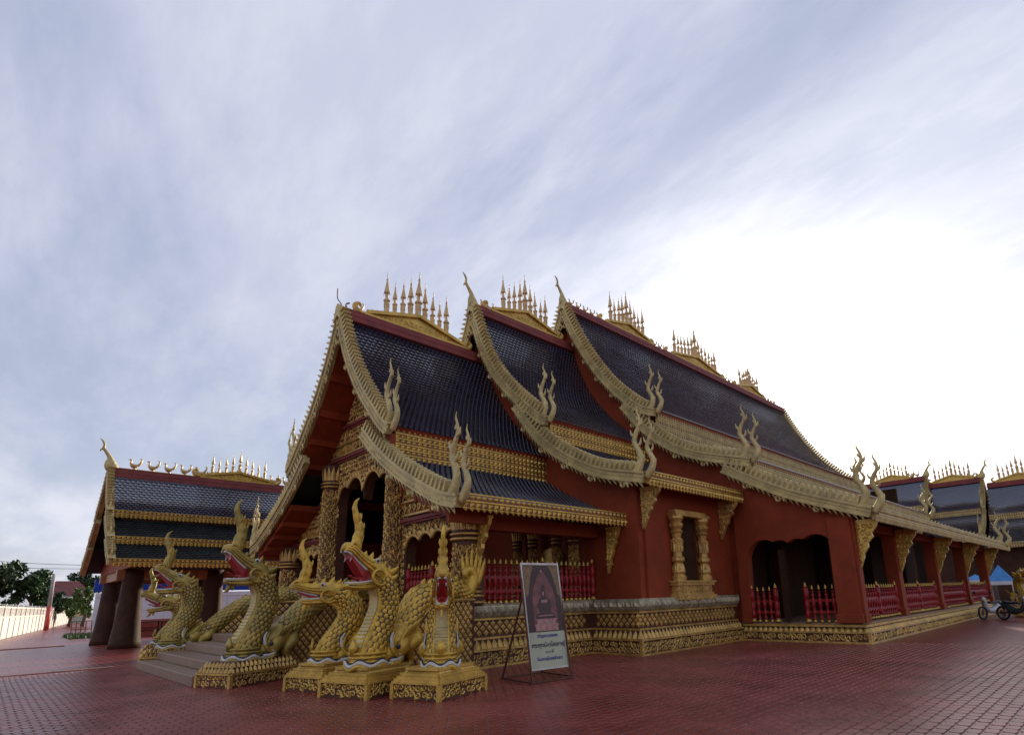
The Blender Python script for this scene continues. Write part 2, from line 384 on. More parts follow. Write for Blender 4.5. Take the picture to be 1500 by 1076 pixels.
KERB = mat('kerb_strip', (0.34, 0.17, 0.13), 0.6, 0, 0.2, 2, 0.3, 20)
b = MB(); b.box((-22.3, -14, -0.01), (-22.1, 3.0, 0.02)); b.box((-39.4, -20, -0.01), (-39.1, 3.2, 0.03)); struct(b.build('paving_edge', KERB))

# ------------------------------------------------------------------ the hall
hall = thing('temple_hall', 'ornate gold and dark red temple hall with tiered navy tile roofs and spires', 'temple', (XC, 8.06, 0))
class Tier:
    """a concave roof slope: offset from the axis -> height"""
    def __init__(s, pts): s.P = cat(pts, 40); s.o = s.P[:, 0]; s.z = s.P[:, 1]
    def at(s, off): return np.interp(off, s.o, s.z)
    def arc(s):
        d = np.concatenate([[0], np.cumsum(np.hypot(np.diff(s.o), np.diff(s.z)))]); return d
    def frame(s, q):
        d = s.arc(); o, z = np.interp(q, d, s.o), np.interp(q, d, s.z); e = 0.05
        o2, z2 = np.interp(q+e, d, s.o), np.interp(q+e, d, s.z); o1, z1 = np.interp(q-e, d, s.o), np.interp(q-e, d, s.z)
        t = unit((o2-o1, z2-z1)); return o, z, t, A((-t[1], t[0]))
def tile_template():
    V = [(-.5, -.5, -.006), (.5, -.5, -.006), (.5, .70, .032), (.24, 1.10, .052), (-.24, 1.10, .052), (-.5, .70, .032), (.5, .72, -.004), (.24, 1.13, .004), (-.24, 1.13, .004), (-.5, .72, -.004)]
    return V, [(0, 5, 2, 1), (5, 4, 3, 2), (2, 3, 7, 6), (3, 4, 8, 7), (4, 5, 9, 8)]
TT = tile_template()
def slope(parent, xc, tier, y0, y1, s, tiles=True, tile=0.175, q0=0.0, tmat=None, under=None):
    d = tier.arc()[-1]; qs = np.linspace(q0, d, 26); top = []; bot = []
    for q in qs:
        o, z, t, n = tier.frame(min(q, d-0.001)); top.append((o, z)); bot.append((o-n[0]*0.13, z-n[1]*0.13))
    b = MB(); V = []; m = len(top)
    for y in (y0, y1):
        for o, z in top+bot: V.append((xc+s*o, y, z))
    F = []
    for i in range(m-1):
        F += [(i, i+1, 2*m+i+1, 2*m+i), (m+i, m+i+1, 3*m+i+1, 3*m+i), (i, i+1, m+i+1, m+i), (2*m+i, 2*m+i+1, 3*m+i+1, 3*m+i)]
    F += [(m-1, 2*m-1, 4*m-1, 3*m-1), (0, m, 3*m, 2*m)]
    b.add(V, F); b.build('roof_deck', (under or SOFF) if tiles else TILED, parent)
    if not tiles: return
    Ms = []; k = 0; e = tile*0.95; nx = int((y1-y0)/tile)
    q = d-e*1.02
    while q > q0-0.02:
        o, z, t, n = tier.frame(max(q, 0.001)); off = 0.5 if k % 2 else 0.0
        for i in range(nx+1):
            y = y0+(i+off)*tile
            if y > y1: break
            w = RNG.uniform(-0.004, 0.004)
            Ms.append(np.column_stack([(0, tile*0.985, 0), A((s*t[0], w*8*tile, t[1]))*e*1.03, A((s*n[0], 0, n[1])), (xc+s*(o+n[0]*0.006), y, z+n[1]*0.006+w*0.6)]))
        q -= e; k += 1
    t_ = MB(); t_.scatter(*TT, Ms); t_.build('roof_tiles', tmat or TILE, parent, kind='stuff')
# horns at the ends of the bargeboards, and the ridge-end finial
def horn_mesh(mb, base, u, v, side, k=1.0, flip=1):
    base, u, v = A(base), A(u)*flip, A(v)
    pts = [(-.10, -.12), (.10, .12), (.20, .38), (.10, .66), (-.02, .90), (.06, 1.16), (.20, 1.40), (.20, 1.62), (.12, 1.84), (.16, 1.98)]
    P = cat(pts, 34)*k; path = base+P[:, :1]*u+P[:, 1:]*v
    mb.sweep(path, lerpn([.13, .13, .11, .09, .08, .075, .06, .04, .025, .008], 34)*k*0.7, lerpn([.15, .15, .12, .09, .09, .08, .06, .042, .026, .008], 34)*k, side=side, n=8)
    for i, sg, l in ((6, 1, .2), (12, 1, .26), (17, -1, .24), (21, 1, .22), (24, -1, .14)):
        a = path[i]; d = unit(u*sg*0.8+v*0.5); q = cat([a, a+d*l*k*.6, a+d*l*k*.8+v*l*k*.6], 7); mb.sweep(q, lerpn([.05, .045, .008], 7)*k, side=side, n=5)
def bargeboard(parent, xc, tier, yb, sides=(1, -1), horns=True, q0=0.0, m=PALE, hk=1.0, drops=True, second=True, fin=0.20):
    d = tier.arc()[-1]
    for s in sides:
        b = MB(); qs = np.linspace(q0, d, 30); fr = [tier.frame(min(max(q, .001), d-.001)) for q in qs]
        def ring(lo, hi, ya, yb_):
            V = []
            for o, z, t, n in fr:
                for k, y in ((lo, ya), (hi, ya), (hi, yb_), (lo, yb_)): V.append((xc+s*(o+n[0]*k), y, z+n[1]*k))
            F = []
            for i in range(len(fr)-1):
                for k in range(4): F.append((4*i+k, 4*i+4+k, 4*i+4+(k+1) % 4, 4*i+(k+1) % 4))
            F += [(0, 1, 2, 3), tuple(4*(len(fr)-1)+k for k in (3, 2, 1, 0))]
            b.add(V, F)
        ring(-0.26, 0.03, yb-0.06, yb+0.12); ring(-0.28, -0.22, yb-0.10, yb-0.058); ring(-0.02, 0.05, yb-0.11, yb+0.16); ring(-0.13, -0.10, yb-0.08, yb-0.058)
        bo = b.build('bargeboard', m, parent)
        # ribbed fins along the upper edge
        fm = MB(); fv = []; ff = []
        prof = [(-.5, 0), (.5, 0), (.62, .55), (.42, .95), (.12, 1.0), (-.30, .55)]
        for y in (-.5, .5): fv += [(a, y, c) for a, c in prof]
        ff = [(0, 1, 2, 3, 4, 5), (11, 10, 9, 8, 7, 6)]+[(i, (i+1) % 6, 6+(i+1) % 6, 6+i) for i in range(6)]
        Ms = []; q = q0+0.12
        while q < d-0.35:
            o, z, t, n = tier.frame(q)
            Ms.append(np.column_stack([A((s*t[0], 0, t[1]))*0.085, (0, 0.26, 0), A((s*n[0], 0, n[1]))*0.27, (xc+s*(o+n[0]*0.06), yb+0.02, z+n[1]*0.06)])); q += fin
        fm.scatter(fv, ff, Ms); fm.build('edge_fins', m, bo)
        if drops:
            dm = MB(); q = q0+0.3; tv = [(-.5, -.5, 0), (.5, -.5, 0), (.5, .5, 0), (-.5, .5, 0), (1.5, 0, -1.0)]; tf = [(0, 1, 4), (1, 2, 4), (2, 3, 4), (3, 0, 4), (0, 3, 2, 1)]
            Ms = []
            while q < d-0.1:
                o, z, t, n = tier.frame(q)
                Ms.append(np.column_stack([A((s*t[0], 0, t[1]))*0.11, (0, 0.09, 0), A((s*n[0], 0, n[1]))*0.15, (xc+s*(o-n[0]*0.27), yb-0.04, z-n[1]*0.27)])); q += 0.2
            dm.scatter(tv, tf, Ms)
            q = q0+1.1; Ms = []
            while q < d-0.4:
                o, z, t, n = tier.frame(q)
                Ms.append(frame((xc+s*(o-n[0]*0.36), yb-0.05, z-n[1]*0.36-0.02), (s*1.0, 0, 0), (0, 0, 1), (0, -1, 0), 0.30, 0.30, 0.3)); q += 1.25
            dm.scatter(*CURL, Ms); dm.build('hanging_scrolls', m, bo)
        if horns:
            o, z, t, n = tier.frame(d-0.02)
            hm = MB(); horn_mesh(hm, (xc+s*(o-0.30), yb+0.02, z+0.10), (s, 0, 0), (0, 0, 1), (0, 1, 0), 0.98*hk); hm.build('horn_finial', m, bo, smooth=True)
            if second:
                hm = MB(); horn_mesh(hm, (xc+s*(o+0.12), yb+0.05, z-0.02), (s, 0, 0), (0, 0, 1), (0, 1, 0), 0.84*hk); hm.build('horn_finial', m, bo, smooth=True)
def chofa(parent, xc, y, z, k=1.0, m=PALE, dirn=(0, -1, 0), side=(1, 0, 0)):
    b = MB(); P = cat([(-.35, -.15), (-.05, .10), (.02, .30), (.06, .55), (.22, .80), (.34, .98), (.33, 1.14), (.40, 1.30), (.52, 1.42)], 34)*k
    path = A((xc, y, z))+P[:, :1]*A(dirn)+P[:, 1:]*A((0, 0, 1))
    b.sweep(path, lerpn([.13, .16, .14, .08, .06, .055, .05, .04, .012], 34)*k, lerpn([.16, .26, .22, .10, .07, .06, .05, .04, .012], 34)*k, side=side, n=8)
    p = path[19]; b.sweep(cat([p, p+A(dirn)*0.12*k, p+A(dirn)*0.15*k-A((0, 0, .12))*k], 6), lerpn([.05, .04, .01], 6)*k, side=side, n=5)
    return b.build('ridge_finial', m, parent, smooth=True)
def spire_template(big=False):
    pr = [(.125, 0), (.13, .03), (.105, .05), (.10, .30), (.135, .315), (.135, .345), (.09, .36), (.055, .40), (.05, .47), (.075, .485), (.125, .50), (.118, .53), (.10, .57), (.075, .64), (.052, .71), (.034, .77), (.028, .785), (.046, .795), (.046, .81), (.022, .825), (.014, .86), (.012, .875), (.024, .89), (.012, .905), (.008, .93), (.018, .945), (.006, .965), (.001, 1.0)]
    b = MB(); b.lathe(pr, n=8, rot=math.pi/8)
    for a in range(4):
        c, s_ = math.cos(a*math.pi/2), math.sin(a*math.pi/2)
        b.hexa([(c*.09-s_*d1+c*d2, s_*.09+c*d1+s_*d2, zz) for zz in (.18, .28) for d1, d2 in ((-.035, 0), (.035, 0), (.035, .02), (-.035, .02))])
        for k in range(2):
            t = a*math.pi/2+k*math.pi/4; b.add([(.11*math.cos(t), .11*math.sin(t), .49), (.15*math.cos(t), .15*math.sin(t), .43), (.13*math.cos(t+.2), .13*math.sin(t+.2), .49)], [(0, 1, 2)])
    return b
SPM = spire_template().mesh('ridge_spire'); SPM.materials.append(SPIRE)
def crest(parent, xc, yc, z, heights, step, hl, rise=0.42, along=(0, 1, 0), kx=1.0):
    al = A(along); sd = A((0, 0, 1)); c = A((xc, yc, z)); n = len(heights)
    b = MB()
    b.ext([(-hl, -.05), (hl, -.05), (hl*0.92, .16), (0, rise+.12), (-hl*0.92, .16)], c, al, sd, 0.22)
    nrm = unit(np.cross(al, sd))
    for s in (-1, 1):
        for off in (0.17, -0.17):
            b.bar(c+al*s*hl*1.0+sd*0.12+nrm*off, c+al*0+sd*(rise+.16)+nrm*off, 0.10, 0.12, up=sd)
        p = c+al*s*hl
        b.sweep(cat([p+sd*.05, p+al*s*.25+sd*.08, p+al*s*.38+sd*.3, p+al*s*.22+sd*.42, p+al*s*.16+sd*.3], 14), lerpn([.12, .11, .09, .06, .03], 14), side=nrm, n=6)
    for off in (0.23, -0.23): b.bar(c-al*hl*1.05+nrm*off*0.8, c+al*hl*1.05+nrm*off*0.8, 0.08, 0.1, up=sd)
    for k in range(int(hl*2/0.18)):
        a = -hl+0.09+k*0.18; zt = 0.16+(rise+.04)*(1-abs(a)/hl)
        b.add([c+al*(a-.06)+sd*zt, c+al*(a+.06)+sd*zt, c+al*a+sd*(zt+.16)], [(0, 1, 2)])
    for off in (0.112, -0.112):
        carve(b, c-al*hl*.8+sd*.04+nrm*off, al if off > 0 else al, sd, hl*1.6, 0.30, 0.2, mask=lambda a, q: q < 0.1+(rise-.05)*(1-abs(a-hl*.8)/hl), seed=3)
    co = b.build('ridge_crest', GOLDB, parent)
    for i, h in enumerate(heights):
        a = (i-(n-1)/2)*step; zt = 0.12+rise*(1-abs(a)/hl)
        o = piece('ridge_spire', SPM, co, c+al*a+sd*zt, (RNG.uniform(-.02, .02), RNG.uniform(-.02, .02), 0), (h*0.50*kx, h*0.50*kx, h))
    return co
def bird_mesh():
    b = MB()
    b.sweep(cat([(0, .16, .16), (0, .05, .10), (0, -.08, .10), (0, -.16, .17), (0, -.15, .27), (0, -.20, .31)], 16), lerpn([.02, .06, .075, .05, .03, .03], 16), lerpn([.03, .07, .08, .05, .03, .035], 16), n=7)
    b.sweep(cat([(0, .10, .12), (0, .2, .2), (0, .24, .34), (0, .16, .36)], 8), lerpn([.05, .05, .03, .01], 8), n=5)
    b.sweep([(0, -.2, .31), (0, -.27, .29)], [.02, .004], n=5)
    b.lathe([(.07, -.04), (.07, 0), (.03, .03), (.03, .06)], n=6)
    return b.mesh('ridge_bird', True)
BIRD = bird_mesh(); BIRD.materials.append(SPIRE)
def ridge(parent, xc, z, y0, y1, birds=(), m=RIDGE, bird_k=1.0):
    b = MB(); b.box((xc-.16, y0, z-.16), (xc+.16, y1, z+.08))
    for s in (-1, 1):
        b.hexa([(xc+s*.10, y0, z-.02), (xc+s*.20, y0, z-.44), (xc+s*.20, y1, z-.44), (xc+s*.10, y1, z-.02), (xc+s*.24, y0, z), (xc+s*.36, y0, z-.40), (xc+s*.36, y1, z-.40), (xc+s*.24, y1, z)])
        b.box((xc+s*.18-.05, y0, z-.04), (xc+s*.18+.05, y1, z+.055)); b.bar((xc+s*.30, y0, z-.36), (xc+s*.30, y1, z-.36), .09, .09); b.bar((xc+s*.28, y0, z-.18), (xc+s*.28, y1, z-.18), .06, .06)
    ro = b.build('ridge_beam', m, parent)
    g = MB(); g.box((xc-.05, y0, z+.075), (xc+.05, y1, z+.13)); g.build('ridge_cap', GOLDB, ro)
    for y in birds: piece('ridge_bird', BIRD, ro, (xc, y, z+.15), (0, 0, RNG.uniform(-.1, .1)), (bird_k, bird_k*.72, bird_k))
def fascia(parent, x, y0, y1, z0, z1, m=GOLDB, rows=1, n=(1, 0, 0), name='eave_fascia', scallop=True):
    """long gilt board facing +x with rows of bosses and a scalloped lower edge"""
    b = MB(); s = n[0]; H = z1-z0
    b.box((x-s*.10, y0, z0+.05), (x, y1, z1)); L = y1-y0
    rh = (H-0.05)/rows
    for r in range(rows):
        za = z0+.05+r*rh
        b.box((min(x, x+s*.045), y0, za+rh*.92), (max(x, x+s*.045), y1, za+rh+.004)); b.box((min(x, x+s*.03), y0, za+rh*.42), (max(x, x+s*.03), y1, za+rh*.52))
        k = int(L/0.17); p = L/k
        ys = y0+(np.arange(k)+.5)*p
        b.scatter(*PYR, [frame((x, y, za+rh*.22), (0, 1, 0), (0, 0, 1), (s, 0, 0), p*.84, rh*.40, .14) for y in ys])
        b.scatter(*LEAF, [frame((x, y, za+rh*.90), (0, 1, 0), (0, 0, -1), (s, 0, 0), p*.80, rh*.36, .14) for y in ys])
    if scallop:
        k = int(L/0.17); p = L/k
        b.scatter(*LEAF, [frame((x-s*.02, y0+(i+.5)*p, z0+.10), (0, 1, 0), (0, 0, -1), (s, 0, 0), p*.95, .13, .12) for i in range(k)])
    f = b.build(name, m, parent)
    d = MB(); d.box((min(x+s*.003, x+s*.006), y0, z0+.06), (max(x+s*.003, x+s*.006), y1, z1-.02)); d.build('painted_ground', MAROON, f)
    return f
MAROON = mat('fascia_red', (0.19, 0.055, 0.018), 0.5, 0, 0.2, 3)

# roof tiers: (offset from axis, height)
T1U = Tier([(0, 11.34), (0.84, 9.66), (1.88, 8.18), (3.3, 6.73), (3.8, 6.36)]); T1L = Tier([(2.24, 6.62), (3.3, 5.78), (4.57, 4.98), (6.3, 4.14), (7.14, 3.90)])
T2U = Tier([(0, 13.5), (1.1, 10.96), (2.35, 9.31), (4.0, 7.82), (4.4, 7.55)]); T2L = Tier([(2.8, 8.52), (4.3, 6.80), (6.4, 5.5), (8.36, 4.93)])
T3U = Tier([(0, 15.6), (1.1, 13.26), (2.64, 10.91), (4.24, 9.31), (5.1, 8.85)]); T3M = Tier([(3.5, 9.57), (4.84, 8.02), (6.5, 6.88), (8.94, 6.06)]); T3L = Tier([(7.9, 6.02), (10.0, 4.85), (11.7, 4.17), (12.56, 3.86)])
Y1, Y2, Y3, Y4 = 7.17, 12.55, 17.9, 42.1
def part(name, b, m, **k): return b.build(name, m, hall, **k)
for tiers, ya, ye, tl in (((T1U, T1L), Y1, 13.3, .175), ((T2U, T2L), Y2, 18.6, .18), ((T3U, T3M, T3L), Y3, Y4, .20)):
    for i, T in enumerate(tiers):
        q0 = 0.02 if i == 0 else 0.75
        for s in (1, -1): slope(hall, XC, T, ya+.08, ye, s, tiles=(s == 1), tile=tl, q0=q0)
        bargeboard(hall, XC, T, ya, q0=0.05 if i == 0 else 0.0, drops=True)
for i, T in enumerate((T3U, T3M, T3L)): bargeboard(hall, XC, T, Y4, sides=(1,), q0=0.05 if i == 0 else 0.0, drops=False)
# apex gilding, finials, ridges, crests
for T, ya in ((T1U, Y1), (T2U, Y2), (T3U, Y3)):
    z = T.z[0]; b = MB(); b.ext([(-.26, -.42), (0, -.22), (.26, -.42), (.12, .12), (0, .22), (-.12, .12)], (XC, ya-.07, z), (1, 0, 0), (0, 0, 1), .16); b.build('apex_plate', PALE, hall)
chofa(hall, XC, Y2, 13.5, 0.98); chofa(hall, XC, Y3, 15.6, 0.98)
b = MB()
b.sweep(cat([(XC, Y1+.05, 11.4), (XC, Y1-.03, 11.6), (XC, Y1-.16, 11.75), (XC, Y1-.17, 12.1)], 8), .018, n=5); b.sweep(cat([(XC, Y1+.2, 11.45), (XC, Y1+.14, 11.62), (XC, Y1+.26, 11.72)], 6), .03, n=5); b.build('broken_finial_rod', STEEL, hall)
ridge(hall, XC, 11.34, Y1+.1, 13.2, birds=(7.75,)); ridge(hall, XC, 13.5, Y2+.1, 18.5, birds=(13.1, 13.45)); ridge(hall, XC, 15.6, Y3+.1, Y4, birds=[18.5+.52*i for i in range(5)]+[25.0+.5*i for i in range(4)]+[33.6+.55*i for i in range(4)]+[39.6+.5*i for i in range(4)], bird_k=1.05)
H9 = [1.80, 1.42, 1.58, 1.74, 2.05, 1.74, 1.58, 1.42, 1.80]
crest(hall, XC, 10.05, 11.42, H9, 0.315, 2.05, rise=.50); crest(hall, XC, 15.45, 13.58, H9, 0.315, 1.95, rise=.5); crest(hall, XC, 22.95, 15.68, [h*1.06 for h in H9], 0.35, 1.95)
H13 = [1.9, 1.5, 1.55, 1.6, 1.65, 1.8, 2.35, 1.8, 1.65, 1.6, 1.55, 1.5, 1.9]
crest(hall, XC, 29.95, 15.68, H13, 0.40, 3.0, rise=.5); crest(hall, XC, 37.1, 15.68, [h*0.95 for h in H9], 0.33, 1.9)
# gilt bands under the upper eaves and boards along the lower eaves
fascia(hall, XC+3.72, Y1+.2, 13.2, 5.42, 6.36, rows=3, name='clerestory_band', scallop=False)
fascia(hall, XC+7.16, Y1+.1, 14.2, 3.60, 3.98)
fascia(hall, XC+4.30, Y2+.2, 18.5, 6.50, 7.52, rows=3, name='clerestory_band', scallop=False)
fascia(hall, XC+8.40, Y2+.1, 18.3, 4.60, 5.02)
fascia(hall, XC+5.02, Y3+.2, Y4, 7.78, 8.80, rows=3, name='clerestory_band', scallop=False, m=PALE)
fascia(hall, XC+8.90, Y3+.2, Y4, 5.42, 6.08, rows=2, name='clerestory_band', scallop=False, m=PALE)
fascia(hall, XC+12.58, Y3+.1, Y4+1.5, 3.50, 3.94, m=PALE)
# upstand walls behind the bands
for off, ya, ye, za, zb in ((3.55, 8.4, 13.1, 5.2, 6.5), (4.15, 13.3, 18.4, 6.2, 7.7), (4.85, 18.5, Y4, 7.4, 9.0), (8.72, 18.5, Y4, 5.0, 6.2)):
    for s in (1, -1): b = MB(); b.box((XC+s*off-.06, ya, za), (XC+s*off+.06, ye, zb)); part('upstand_wall', b, RED)
# stepped red soffit panels under the front verge
for T, nn in ((T1U, 5), (T1L, 4)):
    os_ = np.linspace(T.o[0]+.1 if T is T1U else 3.6, T.o[-1]-(.1 if T is T1U else .55), nn+1)
    for i in range(nn):
        zt = T.at(os_[i+1])-.30
        for s in (1, -1):
            xa, xb = XC+s*os_[i], XC+s*os_[i+1]
            za, zb = T.at(os_[i])-.50, T.at(os_[i+1])-.30
            V = [(xa, Y1+.12, za-.12), (xb, Y1+.12, zb-.22), (xb, 8.35, zb-.22), (xa, 8.35, za-.12), (xa, Y1+.12, za+.1), (xb, Y1+.12, zb+.05), (xb, 8.35, zb+.05), (xa, 8.35, za+.1)]
            b = MB(); b.hexa(V); b.box((min(xb-s*.09, xb+s*.02), Y1+.10, zb-.34), (max(xb-s*.09, xb+s*.02), 8.36, zb+.02)); part('verge_soffit', b, SOFF)
for px_, pz_ in ((-3.15, 6.15), (-5.9, 3.95)):
    l = MB(); l.lathe([(.09, 0), (.10, .03), (.06, .06)], (XC+px_, 7.75, pz_-.14), n=12); l.build('ceiling_lamp', WHITE, hall)

# ---- front facade, plane Y = 8.3
YF = 8.3
def lobe(a, cs):
    return max([z0+math.sqrt(max(0, r*r-(a-c)**2)) for c, r, z0 in cs if abs(a-c) < r] or [-1])
def door_top(a): return max(4.95, lobe(a, [(.62, .60, 5.15), (1.42, .46, 5.10), (1.72, .24, 4.9)])) if a < 1.92 else -1
def win_top(a):
    return max(2.9, lobe(a, [(3.30, .44, 2.95), (3.95, .36, 3.06), (4.6, .36, 3.06), (5.22, .44, 2.95)])) if 2.86 < a < 5.62 else -1
def roof_under(a, U, L, x):
    return (U.at(a) if a < x else L.at(a))-.22
us = np.unique(np.concatenate([np.arange(-6.15, 6.16, .05), [-1.92, -1.921, 1.92, 1.921, -2.86, -2.861, 2.86, 2.861, 5.62, 5.621, -5.62, -5.621]]))
zl = []; zh = []
for u in us:
    a = abs(u); z = door_top(a)
    if z < 0: z = win_top(a)
    zl.append(z if z > 0 else 1.5); zh.append(roof_under(a, T1U, T1L, 3.5))
b = MB(); strip_wall(b, us+XC, zl, zh, YF, YF+.32); facade = part('facade_wall', b, BACK)
def solid(u, z):
    a = abs(u); t = door_top(a)
    if t < 0: t = win_top(a)
    return z > (t+.12 if t > 0 else 1.7) and z < roof_under(a, T1U, T1L, 3.5)-.1 and not (3.80 < z < 4.0 and a > 2.8) and not (6.5 < z < 6.72) and not (5.05 < z < 5.2 and a > 2.8)
g = MB()
carve(g, (XC-6.1, YF-.01, 1.6), (1, 0, 0), (0, 0, 1), 12.2, 9.2, .165, mask=lambda x, z: solid(x-6.1, z+1.6) and not (abs(abs(x-6.1)-2.32) < .36 and z+1.6 < 6.4), relief=.85, seed=1, jitter=.2)
g.build('carved_foliage', GOLD, facade)
# cusped edging round the arches
g = MB()
for rng, fn in (((-1.92, 1.92), door_top), ((2.86, 5.62), win_top), ((-5.62, -2.86), win_top)):
    xs = np.linspace(rng[0]+.01, rng[1]-.01, 90); pts = np.array([(XC+x, YF-.03, fn(abs(x))+.05) for x in xs])
    keep = [pts[0]]
    for p in pts[1:]:
        if np.linalg.norm(p-keep[-1]) > .05: keep.append(p)
    g.sweep(keep, .05, side=(0, 1, 0), n=6)
    Ms = []
    last = None
    for i in range(1, len(keep)-1):
        if last is None or np.linalg.norm(keep[i]-last) > .13:
            t = unit(keep[i+1]-keep[i-1]); nn_ = A((-t[2], 0, t[0])); last = keep[i]
            Ms.append(frame(keep[i]+nn_*.04, t, nn_, np.cross(t, nn_), .13, .17, .15))
    g.scatter(*LEAF, Ms)
g.build('arch_edging', GOLD, facade, smooth=True)
# mouldings
g = MB()
for x0, x1, z in ((-5.9, -2.7, 3.90), (2.7, 5.9, 3.90), (-3.75, -2.7, 5.12), (2.7, 3.75, 5.12), (-2.95, 2.95, 6.62), (-1.75, 1.75, 7.75)):
    g.box((XC+x0, YF-.13, z-.045), (XC+x1, YF+.02, z+.045)); g.box((XC+x0, YF-.08, z-.11), (XC+x1, YF+.02, z-.05))
g.build('moulding', RIDGE, facade)
g = MB()
for x0, x1, z in ((-5.2, -2.7, 4.25), (2.7, 5.2, 4.25), (-2.6, 2.6, 6.95)):
    n_ = int((x1-x0)/.26)
    g.scatter(*DIA, [frame((XC+x0+(i+.5)*.26, YF-.03, z), (1, 0, 0), (0, 0, 1), (0, -1, 0), .25, .30, .3) for i in range(n_)])
    g.box((XC+x0, YF-.09, z+.17), (XC+x1, YF+.02, z+.23)); g.box((XC+x0, YF-.09, z-.23), (XC+x1, YF+.02, z-.17))
for x in (-1.4, 0, 1.4): g.box((XC+x-.04, YF-.07, 6.75), (XC+x+.04, YF+.02, 7.9))
g.build('frieze', GOLD, facade)
def column(x, y, z0, z1, r, m=GOLD, n=20, seed=0, parent=None):
    h = z1-z0; b = MB()
    b.lathe([(r*1.30, z0), (r*1.30, z0+.10), (r*1.2, z0+.13), (r*1.24, z0+.20), (r*1.1, z0+.24), (r*1.16, z0+.32), (r*1.0, z0+.36), (r*.98, z0+.5), (r*.94, z1-.85), (r*1.06, z1-.82), (r*1.12, z1-.74), (r*1.0, z1-.70), (r*1.14, z1-.64), (r*1.08, z1-.6), (r*1.0, z1-.5), (r*1.07, z1-.03), (r*1.12, z1)], (x, y, 0), n=n)
    c = b.build('column', BACK if m is GOLD else m, parent or hall, smooth=False)
    g = MB(); Ms = []; rg = np.random.default_rng(seed)
    nz = int((h-1.4)/.13); na = 11
    for j in range(nz):
        for i in range(na):
            t = (i+.5*(j % 2))/na*2*math.pi; nn_ = A((math.cos(t), math.sin(t), 0)); uu = A((-math.sin(t), math.cos(t), 0)); vv = A((0, 0, 1))
            if nn_ @ A((.75, -.66, 0)) < -.35: continue
            th = rg.uniform(0, 6.28); p = A((x, y, z0+.52+(j+.5)*.13))+nn_*r*.93
            Ms.append(frame(p, uu*math.cos(th)+vv*math.sin(th), (-uu*math.sin(th)+vv*math.cos(th)), nn_, 2*math.pi*r/na*1.12, .165, .15))
    g.scatter(*CURL, Ms)
    for z, k in ((z0+.05, 1.31), (z0+.2, 1.25), (z0+.3, 1.17), (z0+.41, 1.02), (z1-.78, 1.14), (z1-.66, 1.15)): g.lathe([(r*k-.02, z-.035), (r*k+.02, z-.015), (r*k+.02, z+.015), (r*k-.02, z+.035)], (x, y, 0), n=n)
    for i in range(14):
        t = i/14*2*math.pi; nn_ = A((math.cos(t), math.sin(t), 0)); g.scatter(*LEAF, [frame(A((x, y, z1-.56))+nn_*r*1.0, (-math.sin(t), math.cos(t), 0), unit(A((0, 0, 1))+nn_*.06), nn_, 2*math.pi*r*1.05/14*.92, .50, .12)])
    g.build('column_carving', GOLD, c)
    return c
for x in (5.92, -5.92): column(XC+x, YF-.06, 1.5, 3.86, .34, seed=int(x*10)+100)
for x in (2.32, -2.32): column(XC+x, YF-.06, 1.5, 6.45, .34, seed=int(x*10)+100)
# side posts of the porch and its red rails
def bal_mesh(h, r=.05):
    pr = [(.0, 0), (.9, .0), (.9, .06), (.5, .09), (.75, .16), (.95, .24), (.6, .30), (.55, .36), (.95, .44), (1.0, .56), (.6, .68), (.55, .72), (.9, .76), (.5, .82), (.5, .88), (.8, .90), (.3, .93), (.02, 1.0)]
    b = MB(); b.lathe([(a*r, z*h) for a, z in pr], n=10); return b.mesh('baluster', True)
BAL = bal_mesh(.92, .066); BAL.materials.append(RAIL)
TIPM = (lambda b: b.lathe([(.03, 0), (.05, .02), (.02, .04), (.035, .06), (.004, .14)], n=8) and b.mesh('gilt_tip', True))(MB()); TIPM.materials.append(GOLDB)
FOOT = (lambda b: b.lathe([(.055, 0), (.06, .03), (.03, .06), (.05, .1)], n=8) and b.mesh('gilt_foot', True))(MB()); FOOT.materials.append(GOLDB)
def railing(parent, p, q, z, h=.95, step=.2, posts=True, m=RAIL, tips=True):
    p, q = A((*p, z)), A((*q, z)); L = np.linalg.norm(q-p); t = (q-p)/L; b = MB()
    for zz, w in ((.30, .07), (.64, .07)): b.bar(p+A((0, 0, zz*h)), q+A((0, 0, zz*h)), .06, w)
    ro = b.build('railing', m, parent)
    n = max(1, round(L/step)); rot = (0, 0, math.atan2(t[1], t[0]))
    for i in range(n+1):
        c = p+t*L*i/n
        if posts and (i in (0, n) or (n > 14 and i == n//2)):
            k = MB(); k.lathe([(.085, .1), (.085, .3*h), (.06, .33*h), (.085, .4*h), (.09, .58*h), (.06, .66*h), (.085, .7*h), (.085, 1.02*h), (.03, 1.06*h)], c, n=10); k.build('post', m, ro, smooth=True)
            piece('gilt_tip', TIPM, ro, c+A((0, 0, 1.06*h)), scale=(1.3, 1.3, 1.1)); piece('gilt_foot', FOOT, ro, c, scale=(1.8, 1.8, 1.1)); continue
        piece('baluster', BAL, ro, c+A((0, 0, .08)), scale=(1, 1, (h-.08)/.92))
        if tips: piece('gilt_tip', TIPM, ro, c+A((0, 0, h-.02))); piece('gilt_foot', FOOT, ro, c)
railing(hall, (XC+2.9, YF+.1), (XC+5.55, YF+.1), 1.5, .98, .175); railing(hall, (XC-5.55, YF+.1), (XC-2.9, YF+.1), 1.5, .98, .19)
railing(hall, (-11.78, 8.75), (-11.78, 12.85), 1.5, 1.02, .185)
